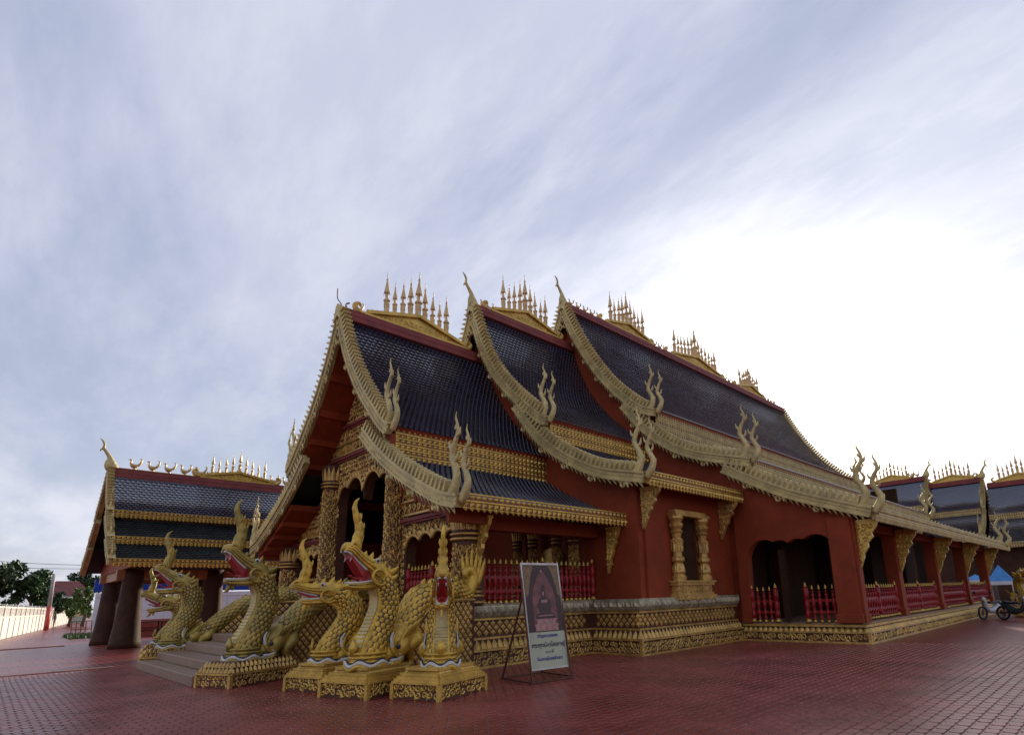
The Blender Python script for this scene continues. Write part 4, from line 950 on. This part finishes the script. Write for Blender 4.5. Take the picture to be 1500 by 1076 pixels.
    # ---- body lying on the sloping stair wall
    if rail:
        r_rot, L, za, zb, thick, body_m, hump, zbase = rail; Tr = rz(R(r_rot)); ys = .45
        V = []
        n2 = 24; yy = np.linspace(ys, L, n2); rise_ = 1.15 if style else 1.75; top = [za+(zb-za)*(lambda q: q+.12*math.sin(math.pi*q)*q)(min(1, (y-ys)/rise_)) for y in yy]
        b = MB(); strip_wall(b, yy, [zbase]*n2, top, -thick/2, thick/2, axis='y'); wo_ = bl(b, 'stair_wall', BACK, Tr)
        for s in (1, -1):
            u = A((0, 1, 0)) if s > 0 else A((0, -1, 0)); o = A((s*(thick/2+.002), ys if s > 0 else L, zbase+.02))
            Rm = Matrix(Tr.tolist()); me = boss_mesh(GOLD, .20); h = .10; j = 0; y_ = h
            while y_ < zb:
                x = h if j % 2 == 0 else 2*h
                while x < L-ys-h*.8:
                    yw = ys+x if s > 0 else L-x
                    if zbase+.02+y_+h*.9 < np.interp(yw, yy, top) and (s > 0 or label.startswith('gold')):
                        p = A((*(o+u*x+A((0, 0, y_))), 1)); p = Tr @ p; n3 = np.cross(u, (0, 0, 1))
                        m3 = Matrix(((u[0], 0, n3[0]), (u[1], 0, n3[1]), (u[2], 1, n3[2]))); ob = bpy.data.objects.new('lattice_boss', me); COL.objects.link(ob); ob.parent = wo_; ob.location = p[:3]; ob.rotation_euler = (Rm.to_3x3() @ m3).to_euler()
                    x += .20
                y_ += h; j += 1
        g = MB(); g.sweep([(thick/2, y, z-.01) for y, z in zip(yy, top)], .035, side=(1, 0, 0), n=6); bl(g, 'wall_coping', GOLD, Tr, wo_)
        pts = [(0, .25, z0+.14), (0, .55, za+.16)]+[(0, y, np.interp(y, yy, top)+.16+hump*math.sin(k*1.9)) for k, y in enumerate(np.linspace(.9, L-.05, 7))]
        bt = scale_tube(cat(pts, 70), lerpn([.24, .27, .26, .25, .23, .20], 70), lerpn([.20, .25, .26, .25, .23, .20], 70), (1, 0, 0), .112, .036)
        bo = bl(bt, 'body', body_m, Tr, smooth=True)
        g = MB(); g.sweep(cat(pts, 70), lerpn([.24, .27, .26, .25, .23, .20], 70)+.0125, lerpn([.20, .25, .26, .25, .23, .20], 70)+.0125, n=28); bl(g, 'scale_grooves', GROOVE, Tr, bo, True)
        g = MB(); pc = cat(pts, 70)
        g.sweep(pc[6:]+A((0, 0, .25)), .045, side=(1, 0, 0), n=6)
        for i in range(10, 66, 6): flame(g, pc[i]+A((0, 0, .24)), (0, .5, .8), .20, .06, bend=(0, .3, .4))
        # folded foreleg
        for s in (1, -1): g.sweep(cat([(s*.24, .95, za+.38), (s*.33, .80, za+.20), (s*.32, .62, za+.02), (s*.30, .70, za-.20), (s*.30, .58, za-.30)], 16), lerpn([.06, .15, .10, .06, .05], 16), n=8)
        bl(g, 'back_ridge', body_m, Tr, bo, True)
        if style:
            g = MB(); e = A((0, L-.15, zb+.15))
            g.sweep(cat([e, e+A((.05, .15, .12)), e+A((.10, .20, .42)), e+A((.10, .02, .55)), e+A((.10, -.08, .42)), e+A((.10, -.02, .34))], 22), lerpn([.20, .18, .15, .11, .07, .03], 22), side=(1, 0, 0), n=10)
            for k in range(6): flame(g, e+A((.05+.03*k, .05+.05*k, .20)), (.06*(k-2), .22*(k-2)*.4, 1), 1.05-.09*abs(k-2), .075, bend=(0, .05, .25))
            bl(g, 'tail_fan', body_m, Tr, bo, True)
    return t
NK_TALL = [(-.16, .52), (-.10, .80), (.06, 1.15), (.20, 1.55), (.22, 1.90), (.10, 2.18), (-.02, 2.32)]
NK_N4 = [(-.12, .52), (-.06, .78), (.08, 1.10), (.21, 1.45), (.22, 1.75), (.12, 1.98), (.0, 2.10)]
NK_N3 = [(-.10, .50), (-.03, .72), (.14, 1.00), (.28, 1.28), (.28, 1.54), (.14, 1.74), (-.04, 1.82)]
NK_N5 = [(-.06, .50), (.00, .72), (.08, 1.00), (.14, 1.25), (.12, 1.48), (.02, 1.66), (-.06, 1.74)]
NR = [.315, .295, .265, .25, .245, .235, .22]
naga('green-gold naga with gaping red mouth and tall curled horn right of the stair steps', (-14.35, 4.33, 0), 22, (1.0, 1.65), 14, NK_TALL, NR, 36, -6, True, .95, 1.12, NAGAG, rail=(22, 4.1, .62, 1.75, .34, NAGAG, .06, -.01), seed=1)
naga('green-gold naga in profile on the far side of the stair steps before the pavilion', (-21.05, 4.33, 0), -22, (1.0, 1.65), -14, NK_TALL, NR, 36, -6, True, .95, 1.12, NAGAG, rail=(-22, 4.1, .62, 1.75, .34, NAGAG, .06, -.01), seed=2)
naga('green-gold naga mostly hidden behind the profile naga, its open jaw showing', (-24.3, 4.7, 0), -22, (1.05, 1.3), -16, NK_N3, NR, 20, -10, True, .95, .9, NAGAG, seed=3)
naga('yellow-gold naga with nearly closed jaws and S-curved neck on the shortest pedestal', (-11.88, 5.10, 0), 17, (1.05, 1.25), -22, NK_N3, [.27, .255, .235, .22, .215, .21, .2], 10, -6, False, .82, .92, NAGA, style=1, seed=4)
naga('yellow-gold naga with raised gaping red mouth in the middle of the three heads', (-10.43, 5.24, 0), 17, (1.15, 1.3), 14, NK_N4, NR, 34, -8, True, .92, .95, NAGA, rail=(20, 3.0, .70, 1.62, .40, NAGA, .10, -.01), style=1, seed=5)
naga('yellow-gold naga seen head on with a diamond on its throat beside the lattice wall', (-9.15, 5.88, 0), 17, (1.02, 1.25), 57, NK_N5, [.27, .26, .245, .235, .23, .22, .2], 24, -16, True, .78, .85, NAGA, style=1, seed=6)

# ------------------------------------------------------------------ banner stand beside the plinth
ban = thing('banner_stand', 'tall printed banner with statue photo and Thai lettering on a rusty stand', 'banner', (-8.9, 8.0, 0))
BL = A((-8.68, 7.62, .22)); BU = unit((.115, .96, 0)); BV = unit((-.17, -.12, 2.1)); BN = np.cross(BU, BV); BW, BH = .96, 2.10
def bpt(a, c, d=0.0): return BL+BU*a+BV*c+BN*d
def bquad(name, m, a0, a1, c0, c1, d, th=.004, parent=ban):
    b = MB(); b.hexa([bpt(a0, c0, d-th), bpt(a1, c0, d-th), bpt(a1, c0, d), bpt(a0, c0, d), bpt(a0, c1, d-th), bpt(a1, c1, d-th), bpt(a1, c1, d), bpt(a0, c1, d)]); return b.build(name, m, parent)
def bpoly(name, m, pts, d, parent):
    b = MB(); n = len(pts); b.add([bpt(a, c, d) for a, c in pts]+[bpt(a, c, d-.002) for a, c in pts], [tuple(range(n)), tuple(range(2*n-1, n-1, -1))]+[(i, n+i, n+(i+1) % n, (i+1) % n) for i in range(n)]); return b.build(name, m, parent)
b = MB()
for a, c in (((-9.60, 7.62, .03), (-8.52, 7.48, .03)), ((-8.52, 7.48, .03), (-8.50, 8.58, .03)), ((-9.60, 7.62, .03), (-9.55, 8.70, .03)), ((-9.55, 8.70, .03), (-8.50, 8.58, .03)), ((-8.56, 7.53, .04), bpt(.01, 2.09, -.03)), ((-8.52, 8.55, .04), bpt(.95, 2.09, -.03)), ((-9.60, 7.64, .04), bpt(.05, 1.55, -.04)), ((-9.55, 8.68, .04), bpt(.9, 1.55, -.04)), (bpt(0, 2.08, -.03), bpt(.96, 2.08, -.03)), (bpt(0, .02, -.03), bpt(.96, .02, -.03))): b.bar(a, c, .03, .03)
b.build('stand_frame', STEEL, ban)
PSH = mat('banner_sheet', (0.42, 0.44, 0.31), 0.4, 0, 0.08, 2)
sh = bquad('banner_sheet', PSH, 0, BW, 0, BH, 0)
WF = mat('banner_edge', (0.60, 0.58, 0.52), 0.5)
for nm, r_ in (('sheet_edge', (0, .035, 0, BH)), ('sheet_edge', (BW-.035, BW, 0, BH)), ('sheet_edge', (.036, BW-.036, BH-.04, BH)), ('sheet_edge', (.036, BW-.036, 0, .035))): bquad(nm, WF, *r_, .003, parent=sh)
P1_, P2_, P3_, P4_ = mat('print_dark', (.045, .018, .016), .4), mat('print_rose', (.17, .06, .055), .4, 0, .5, 6), mat('print_bronze', (.05, .022, .020), .35, 0, .4, 12), mat('print_gold', (.20, .12, .05), .4, 0, .4, 15)
P5_ = mat('print_pale', (.38, .19, .17), .4, 0, .3, 12)
ph = bquad('photo_print', P1_, .04, BW-.04, .72, BH-.045, .004, parent=sh)
bpoly('photo_arch', P2_, [(.20, .74), (.78, .74), (.78, 1.35), (.74, 1.55), (.62, 1.80), (.48, 1.98), (.36, 1.80), (.24, 1.55), (.20, 1.35)], .006, ph)
for pts in ([(.05, 2.04), (.30, 2.04), (.22, 1.86), (.16, 1.62), (.12, 1.45), (.05, 1.40)], [(.91, 2.04), (.68, 2.04), (.76, 1.86), (.82, 1.62), (.85, 1.45), (.91, 1.40)]): bpoly('photo_carving', P4_, pts, .0062, ph)
bpoly('photo_pedestal', P5_, [(.20, .74), (.78, .74), (.76, .80), (.80, .86), (.72, .88), (.72, .94), (.78, .97), (.20, .97), (.26, .94), (.26, .88), (.18, .86), (.22, .80)], .008, ph)
bpoly('photo_figure', P3_, [(.24, .98), (.74, .98), (.72, 1.06), (.62, 1.10), (.66, 1.24), (.62, 1.36), (.54, 1.40), (.55, 1.50), (.52, 1.58), (.49, 1.66), (.46, 1.58), (.43, 1.50), (.44, 1.40), (.36, 1.36), (.32, 1.24), (.36, 1.10), (.26, 1.06)], .010, ph)
for pts in ([(.30, 1.02), (.68, 1.03), (.66, 1.05), (.32, 1.045)], [(.40, 1.34), (.58, 1.36), (.56, 1.30), (.42, 1.28)], [(.45, 1.50), (.50, 1.52), (.49, 1.44), (.46, 1.43)], [(.48, 1.97), (.50, 1.93), (.49, 1.88), (.46, 1.93)]): bpoly('photo_highlight', P5_, pts, .012, ph)
INKB = mat('ink_blue', (.02, .03, .24), .5); INKN = mat('ink_navy', (.01, .012, .06), .5)
def banner_text(txt, c, size, m, wid):
    cu = bpy.data.curves.new('lettering', 'FONT'); cu.body = txt; cu.size = size; cu.align_x = 'CENTER'; cu.extrude = .0008; cu.offset = .0022
    o = bpy.data.objects.new('lettering', cu); COL.objects.link(o)
    bpy.context.view_layer.update()
    me = bpy.data.meshes.new_from_object(o.evaluated_get(bpy.context.evaluated_depsgraph_get())); bpy.data.objects.remove(o)
    me.name = 'lettering'; me.materials.clear(); me.materials.append(m)
    xs = [v.co.x for v in me.vertices]; k = wid/max(.01, (max(xs)-min(xs))); x0 = (max(xs)+min(xs))/2
    for v in me.vertices: v.co = Vector(bpt(.48+(v.co.x-x0)*k, c+v.co.y, .005+v.co.z))
    link('lettering', me, sh)
try:
    banner_text('เชิญกราบขอพร', .615, .085, INKB, .50); banner_text('พระพุทธไตรโลกเชษฐ์', .43, .115, INKN, .82); banner_text('๓๓๓ ปี', .31, .075, INKN, .20); banner_text('ในมหาอุโบสถล้านนา', .175, .085, INKB, .62)
except Exception as ex: print('text', ex)

# ------------------------------------------------------------------ open pavilion on the far side
PXC = -35.2
pav = thing('open_pavilion', 'open pavilion with three dark tile eaves, gilt boards and thick brown pillars', 'pavilion', (PXC, 8.5, 0))
P_U = Tier([(0, 8.45), (.7, 7.55), (1.4, 6.78), (2.25, 6.12)]); P_M = Tier([(1.6, 6.15), (2.4, 5.5), (3.55, 4.80)]); P_L = Tier([(2.9, 4.95), (3.8, 4.3), (4.85, 3.74)])
for i, T in enumerate((P_U, P_M, P_L)):
    for s in (1, -1): slope(pav, PXC, T, 3.58, 15.0, s, tiles=(s == 1), tile=.21, q0=.02 if i == 0 else .15, tmat=TILE if i == 0 else TILED)
    bargeboard(pav, PXC, T, 3.5, m=PALE, hk=.55, second=False, drops=False, fin=.24)
for x, z, n_ in ((2.27, 6.12, .26), (3.58, 4.80, .26), (4.88, 3.74, .28)): fascia(pav, PXC+x, 3.55, 15, z-.30, z+.04, m=GOLDB, rows=1)
for off, za, zb in ((2.1, 5.55, 6.05), (3.4, 4.2, 4.7)): b = MB(); b.box((PXC+off-.05, 4.0, za), (PXC+off+.05, 14.9, zb)); b.build('upstand_wall', WOOD, pav)
chofa(pav, PXC, 3.5, 8.45, 1.05, PALE); ridge(pav, PXC, 8.45, 3.6, 15, birds=[4.45, 5.2, 5.9, 6.6, 7.3, 11.0, 11.7, 12.5], bird_k=1.5)
crest(pav, PXC, 9.15, 8.55, [h*.70 for h in H9], .33, 1.8, rise=.30)
for x in (-33.2, -38.3, -36.0):
    for y in ((4.75, 8.0, 11.0, 14.0) if x > -35 else ((4.65, 8.4, 12.2) if x < -37 else (14.5,))):
        b = MB(); b.lathe([(.62, 0), (.58, .25), (.50, 1.0), (.44, 2.0), (.40, 3.0), (.40, 3.5)], (x, y, 0), n=18); b.build('pillar', WOOD, pav, smooth=True)
for x in (-33.2, -38.3): b = MB(); b.box((x-.18, 4.1, 3.02), (x+.18, 14.9, 3.46)); b.build('beam', ORNG, pav)
b = MB(); b.box((-38.1, 4.3, 3.05), (-33.4, 4.6, 3.44)); b.build('beam', ORNG, pav)
b = MB(); b.strip = None; strip_wall(b, np.linspace(-4.6, 4.6, 40)+PXC, [3.46]*40, [max(3.5, (P_U.at(abs(u)) if abs(u) < 2 else (P_M.at(abs(u)) if abs(u) < 3.3 else P_L.at(abs(u))))-.2) for u in np.linspace(-4.6, 4.6, 40)], 4.25, 4.4); b.build('gable_board', SOFF, pav)
# things under and behind the pavilion
tag(MB().box((-44.1, 4.5, 2.78), (-44.0, 17, 3.48)).build('blue_awning', BLUE), 'long bright blue cloth strip hung behind the pavilion pillars', 'cloth')
brd = thing('white_hoarding', 'long white board wall standing behind the pavilion pillars', 'hoarding', (-54, 11, 0))
for i in range(6): MB().box((-54.05, 5.72+i*2.1, .55), (-54.0, 5.72+i*2.1+2.08, 2.95)).build('board_panel', CREAM, brd)
for i in range(7): MB().box((-54.12, 5.66+i*2.1, 0), (-54.06, 5.76+i*2.1, 2.97)).build('post', CREAM, brd)
MB().box((-53.99, 5.72, 2.62), (-53.97, 18.2, 2.66)).build('board_trim', WHITE, brd)
tag(MB().box((-47, 6.2, .0), (-46.2, 15, .55)).box((-47.05, 6.1, .56), (-46.1, 15.1, 1.05)).build('low_wall', mat('low_wall_red', (.30, .06, .04), .6)), 'low dark red wall between the pavilion and the white boards', 'wall')
for k, (y, lb) in enumerate(((7.2, 'dark steel table frame under the pavilion nearer its gable'), (10.2, 'dark steel table frame under the pavilion farther from its gable'))):
    tb = thing('steel_table', lb, 'table', (-40, y, 0))
    MB().box((-40.5, y-1.1, .98), (-39.5, y+1.1, 1.04)).build('table_top', STEEL, tb)
    for a in (-.45, .45):
        for c in (-1.05, 0, 1.05): MB().box((-40+a-.03, y+c-.03, 0), (-40+a+.03, y+c+.03, .98)).build('leg', BLACK, tb)
    MB().box((-39.58, y-1.05, .5), (-39.54, y+1.05, .55)).build('crossbar', BLACK, tb)

# ------------------------------------------------------------------ boundary wall, pole, house, trees on the left
bw = thing('boundary_wall', 'long white precast wall with sloping buttresses along the yard', 'wall', (-56.2, 1.2, 0))
wa, wb = A((-44.0, -.45)), A((-215, 21.8)); wt = unit(wb-wa); wn_ = A((-wt[1], wt[0])); wl_ = np.linalg.norm(wb-wa)
WPL = mat('wall_white', (.70, .68, .62), .6, 0, .10, .8, dirt=.15)
def wall_piece(name, fn):
    b = MB(); fn(b); me = b.mesh(name); me.materials.append(WPL); return me
def f_panel(b):
    b.box((0, -.06, .0), (2.96, .06, 1.42)); b.box((0, -.10, 1.42), (2.96, .10, 1.52)); b.box((0, -.08, 2.08), (2.96, .08, 2.2))
    for i in range(15): b.box((.05+i*.2, -.04, 1.52), (.15+i*.2, .04, 2.08))
def f_but(b): b.ext([(0, 0), (1.1, 0), (.15, 1.35), (0, 1.35)], (0, -.02, 0), (0, -1, 0), (0, 0, 1), .14)
def f_post(b): b.box((-.10, -.11, 0), (.10, .11, 2.28)); b.box((-.13, -.14, 2.28), (.13, .14, 2.36))
mp_, mb_, mo_ = wall_piece('wall_panel', f_panel), wall_piece('buttress', f_but), wall_piece('wall_post', f_post)
ang = math.atan2(wt[1], wt[0])
for i in range(int(wl_/3)):
    p = wa+wt*i*3.0
    for nm, me in (('wall_panel', mp_), ('buttress', mb_), ('wall_post', mo_)):
        q = p+wt*.02 if nm == 'wall_panel' else p
        o = piece(nm, me, bw, (q[0], q[1], 0), (0, 0, ang)); 
        if nm == 'buttress': o.rotation_euler = (0, 0, ang+math.pi)
pl = thing('utility_pole', 'slim leaning pole, red below and grey above, before the white wall', 'pole', (-80, 4.9, 0))
MB().sweep([(-80, 4.9, 0), (-80, 4.86, 2.4)], [.22, .2], side=(0, 1, 0), n=10).build('painted_base', mat('pole_red', (.45, .07, .06), .5), pl, smooth=True)
MB().sweep([(-80, 4.86, 2.4), (-80, 4.8, 5.6)], [.18, .14], side=(0, 1, 0), n=10).build('shaft', mat('concrete', (.32, .30, .28), .7), pl, smooth=True)
hs = thing('house', 'low house with red tiled roof and pale green walls beyond the white wall', 'house', (-128, 9.5, 0))
HG, HR = mat('house_green', (.34, .42, .40), .7), mat('house_roof', (.17, .045, .04), .7, 0, .3, 2)
MB().box((-134, 6.9, 0), (-126, 12.4, 4.4)).build('wall', HG, hs); MB().box((-125.99, 10.4, 1.0), (-125.9, 12.0, 4.3)).build('annex_wall', mat('house_cream', (.52, .42, .26), .7), hs)
b = MB(); b.hexa([(-125.4, 6.3, 4.35), (-125.4, 13.0, 4.35), (-135, 13.0, 4.35), (-135, 6.3, 4.35), (-129, 8.2, 6.9), (-129, 11.0, 6.9), (-131, 11.0, 6.9), (-131, 8.2, 6.9)]); b.build('roof', HR, hs)
b = MB(); b.hexa([(-124, 4.4, 4.0), (-124, 12.2, 3.9), (-126.2, 12.2, 4.3), (-126.2, 4.4, 4.4), (-124, 4.4, 4.1), (-124, 12.2, 4.0), (-126.2, 12.2, 4.4), (-126.2, 4.4, 4.5)]); b.build('awning', mat('zinc', (.45, .46, .46), .4, .5), hs)
for y in (7.6, 9.2): MB().box((-125.99, y, 1.8), (-125.93, y+.9, 3.2)).build('window', BLACK, hs)
LEAFM = [mat('leaf_dark', (.028, .062, .016), .6, 0, .5, .9), mat('leaf_mid', (.045, .10, .022), .6, 0, .5, .9), mat('leaf_light', (.09, .16, .03), .55, 0, .4, .9)]
BARK = mat('bark', (.09, .06, .04), .8)
def tree(name, label, x, y, h, rx, rz_, nleaf, lm, leaf=.35, trunk=True, seed=0):
    t = thing(name, label, 'tree', (x, y, 0), 'trees beyond the white wall'); rg = np.random.default_rng(seed)
    b = MB(); zc = h-rz_; b.sweep(cat([(x, y, 0), (x+.1, y+.15, zc*.5), (x, y-.1, zc), (x+.1, y, h*.9)], 12), lerpn([.22, .16, .1, .03], 12), n=7)
    for k in range(6):
        a = rg.uniform(0, 6.28); b.sweep(cat([(x, y, zc*.7), (x+math.cos(a)*rx*.4, y+math.sin(a)*rx*.4, zc), (x+math.cos(a)*rx*.75, y+math.sin(a)*rx*.75, zc+rz_*.3)], 8), lerpn([.09, .06, .02], 8), n=5)
    b.build('trunk', BARK, t, smooth=True)
    cl_ = [(rg.normal(size=3)*A((rx, rx, rz_))*.5) for _ in range(16)]; Ms = []
    for i in range(nleaf):
        c = cl_[rg.integers(16)]; d = rg.normal(size=3); d /= np.linalg.norm(d); p = A((x, y, zc))+c+d*A((rx, rx, rz_))*.34*rg.uniform(.3, 1)**.5
        if p[2] < .3: continue
        n = unit(rg.normal(size=3)+A((0, 0, .7))); u = unit(np.cross(n, rg.normal(size=3))); Ms.append(frame(p, u, np.cross(n, u), n, leaf*rg.uniform(.5, 1.1), leaf*rg.uniform(.7, 1.5), leaf))
    b = MB(); b.scatter([(-.4, 0, 0), (0, -.05, .08), (.4, 0, 0), (0, 1, -.1), (-.35, .5, .04), (.35, .5, .04)], [(0, 1, 4), (1, 2, 5), (1, 5, 3), (1, 3, 4)], Ms); b.build('crown', lm, t)
tree('broad_tree', 'large dark green tree with a broad crown beyond the white wall', -100, .2, 8.6, 3.3, 3.0, 5200, LEAFM[0], .45, seed=1)
tree('broad_tree', 'rounder mid green tree between the large tree and the house', -102, 4.3, 6.6, 2.3, 2.2, 3200, LEAFM[1], .40, seed=2)
tree('shrub_tree', 'low dark shrub tree in front of the house wall', -97, 6.4, 3.9, 1.2, 1.2, 1300, LEAFM[0], .35, seed=3)
tree('young_tree', 'bright green young tree right before the pavilion roof end', -93, 8.9, 4.6, 1.0, 1.5, 1500, LEAFM[2], .34, seed=4)
tree('young_tree', 'small light green tree beside the house annex', -96, 7.9, 3.7, .9, 1.1, 1000, LEAFM[2], .34, seed=5)
tree('background_tree', 'dark tree rising behind the red house roof', -150, 13.0, 9.4, 3.2, 2.6, 2600, LEAFM[0], .5, seed=6)
br = thing('yard_barrier', 'small rusty steel barrier frame standing on the yard near the pavilion', 'barrier', (-50, 4.6, 0))
b = MB()
for p, q in (((-49.6, 4.27, 0), (-49.9, 4.24, 1.06)), ((-49.9, 4.24, 1.06), (-50.4, 5.3, 1.06)), ((-50.4, 5.3, 1.06), (-50.1, 5.33, 0)), ((-49.7, 4.26, .55), (-50.2, 5.32, .55)), ((-49.85, 4.5, .1), (-50.05, 4.5, 1.04)), ((-49.95, 4.75, .1), (-50.15, 4.75, 1.04)), ((-50.05, 5.0, .1), (-50.25, 5.0, 1.04))): b.bar(p, q, .045, .045)
b.build('frame', STEEL, br)
b = MB(); Ms = []
for i in range(900): a = RNG.uniform(0, 6.28); Ms.append(np.column_stack([(math.cos(a)*.05, math.sin(a)*.05, 0), (RNG.uniform(-.1, .1), RNG.uniform(-.1, .1), RNG.uniform(.12, .35)), (0, 0, 1), (RNG.uniform(-55, -49), RNG.uniform(4.2, 6.2), -.01)]))
b.scatter([(-1, 0, 0), (1, 0, 0), (0, 1, 0)], [(0, 1, 2)], Ms); tag(b.build('grass', LEAFM[1]), 'sparse green grass tufts round the barrier foot', 'grass', kind='stuff')
for k, (dz, lb) in enumerate(((0, 'upper of two thin overhead wires beyond the trees'), (-.9, 'lower of two thin overhead wires beyond the trees'))):
    tag(MB().sweep(cat([(-110, -40, 10.6+dz), (-110, -5, 9.1+dz), (-110, 10, 8.4+dz*.6), (-110, 40, 8.6+dz*.5)], 24), .03, side=(1, 0, 0), n=5).build('overhead_wire', BLACK), lb, 'wire')

# ------------------------------------------------------------------ second temple, tents and motorbikes on the right
tm2 = thing('rear_temple', 'second tiered temple with spired ridges standing behind the gallery end', 'temple', (-9, 66, 0), local=True, rotz=math.pi/2)
def sec(yb, ye, zr, k=1.0):
    U = Tier([(0, zr), (.7, zr-1.25), (1.5, zr-2.3), (2.6, zr-3.2)]); L = Tier([(2.0, zr-3.1), (3.6, zr-4.6), (6.2, zr-6.0)])
    for i, T in enumerate((U, L)):
        for s in (1, -1): slope(tm2, 0, T, yb+.08, ye, s, tiles=(s == -1), tile=.26, q0=.02 if i == 0 else .3)
        bargeboard(tm2, 0, T, yb, fin=.26, drops=False, hk=1.0)
    chofa(tm2, 0, yb, zr, 1.25); ridge(tm2, 0, zr, yb+.1, ye, birds=[yb+.8+.5*i for i in range(3)], bird_k=1.6)
    for s in (-1,): fascia(tm2, -2.62, yb+.2, ye, zr-4.1, zr-3.2, n=(-1, 0, 0), m=PALE, rows=2, name='clerestory_band', scallop=False); fascia(tm2, -6.22, yb+.1, ye, zr-6.4, zr-5.95, n=(-1, 0, 0), m=PALE)
    b = MB(); b.box((-5.2, yb+1, 0), (5.2, ye, zr-5.9)); b.build('wall', WOOD, tm2)
# local -y looks along world +x; local y = -(world x + 9)
sec(-6.0, -.5, 10.9); sec(-.2, 4.4, 11.6); sec(4.4, 22, 12.5)
crest(tm2, 0, -3.0, 11.0, [h*1.0 for h in H9], .36, 1.7, rise=.4); crest(tm2, 0, 2.2, 11.7, [h*1.0 for h in H9], .36, 1.7, rise=.4); crest(tm2, 0, 7.6, 12.6, [h*1.0 for h in H9], .36, 1.7, rise=.4)
TENT = mat('tent_blue', (.04, .22, .52), .5)
for k, (x, y, w, z0, z1, lb) in enumerate(((-9.0, 55, .75, 1.9, 2.35, 'smaller blue canopy tent seen past the gallery pillars'), (-7.4, 55, .8, 1.75, 3.0, 'larger peaked blue canopy tent beside the golden statue'))):
    t = thing('canopy_tent', lb, 'tent', (x, y, 0), 'blue tents behind the gallery')
    MB().add([(x-w, y-w, z0), (x+w, y-w, z0), (x+w, y+w, z0), (x-w, y+w, z0), (x, y, z1)], [(0, 1, 4), (1, 2, 4), (2, 3, 4), (3, 0, 4)]).build('canopy', TENT, t)
    MB().box((x-w, y-w-.02, z0-.28), (x+w, y-w+.02, z0)).build('valance', CREAM, t)
    for a in (-1, 1):
        for c in (-1, 1): MB().box((x+a*w*.94-.03, y+c*w*.94-.03, 0), (x+a*w*.94+.03, y+c*w*.94+.03, z0)).build('leg', WHITE, t)
def motorbike(label, x, y, rot, body):
    t = thing('motorbike', label, 'motorbike', (x, y, 0), 'motorbikes parked at the gallery end', local=True, rotz=R(rot))
    for yy in (-.62, .62):
        b = MB(); th = np.linspace(0, 2*math.pi, 25); b.sweep([(0, yy+.27*math.cos(a), .30+.27*math.sin(a)) for a in th], .045, side=(1, 0, 0), n=8, cap=False); w = b.build('wheel', BLACK, t, smooth=True)
        b = MB(); 
        for a in np.arange(6)*math.pi/6: b.tube((0, yy+.25*math.cos(a), .30+.25*math.sin(a)), (0, yy-.25*math.cos(a), .30-.25*math.sin(a)), .01)
        b.lathe([(.05, -.05), (.05, .05)], (0, yy, .30), n=8); b.build('hub', STEEL, w)
    b = MB(); b.sweep(cat([(0, -.42, .86), (0, -.36, .60), (0, -.18, .42), (0, .1, .42), (0, .40, .60), (0, .72, .74)], 20), lerpn([.13, .12, .10, .13, .12, .05], 20), lerpn([.06, .10, .10, .16, .12, .05], 20), n=10); b.build('body', body, t, smooth=True)
    b = MB(); b.sweep(cat([(0, -.12, .76), (0, .15, .74), (0, .55, .80)], 10), lerpn([.09, .14, .10], 10), lerpn([.05, .06, .05], 10), n=8); b.build('saddle', BLACK, t, smooth=True)
    b = MB(); b.tube((0, -.62, .30), (0, -.42, .95), .035); b.tube((-.33, -.36, 1.02), (.33, -.36, 1.02), .02); b.tube((-.25, -.4, 1.0), (-.36, -.42, 1.2), .012); b.tube((.25, -.4, 1.0), (.36, -.42, 1.2), .012); b.build('handlebar', STEEL, t)
    for s in (-1, 1): MB().lathe([(.001, -.06), (.06, -.04), (.06, .04), (.001, .06)], (s*.36, -.42, 1.22), n=8).build('mirror', BLACK, t, True)
    MB().sweep([(0, -.40, .92), (0, -.52, .90)], [.10, .07], side=(1, 0, 0), n=10).build('headlight', WHITE, t, True)
    MB().sweep(cat([(.12, .1, .28), (.14, .5, .30), (.14, .85, .36)], 8), .05, n=8).build('exhaust', STEEL, t, True)
motorbike('white-fronted motorbike parked at the end of the gallery plinth', -4.9, 32.3, -25, mat('bike_white', (.45, .45, .46), .25, coat=.5))
motorbike('dark motorbike parked beside the golden statue', -3.9, 31.6, 60, mat('bike_dark', (.03, .05, .05), .25, coat=.5))
naga('tall golden naga statue standing beyond the motorbikes at the gallery end', (-3.9, 35.2, 0), 0, (1.0, 1.2), 40, [(y, z*.78+.1) for y, z in NK_TALL], NR, 20, -10, True, .9, .6, NAGA, style=1, seed=8)
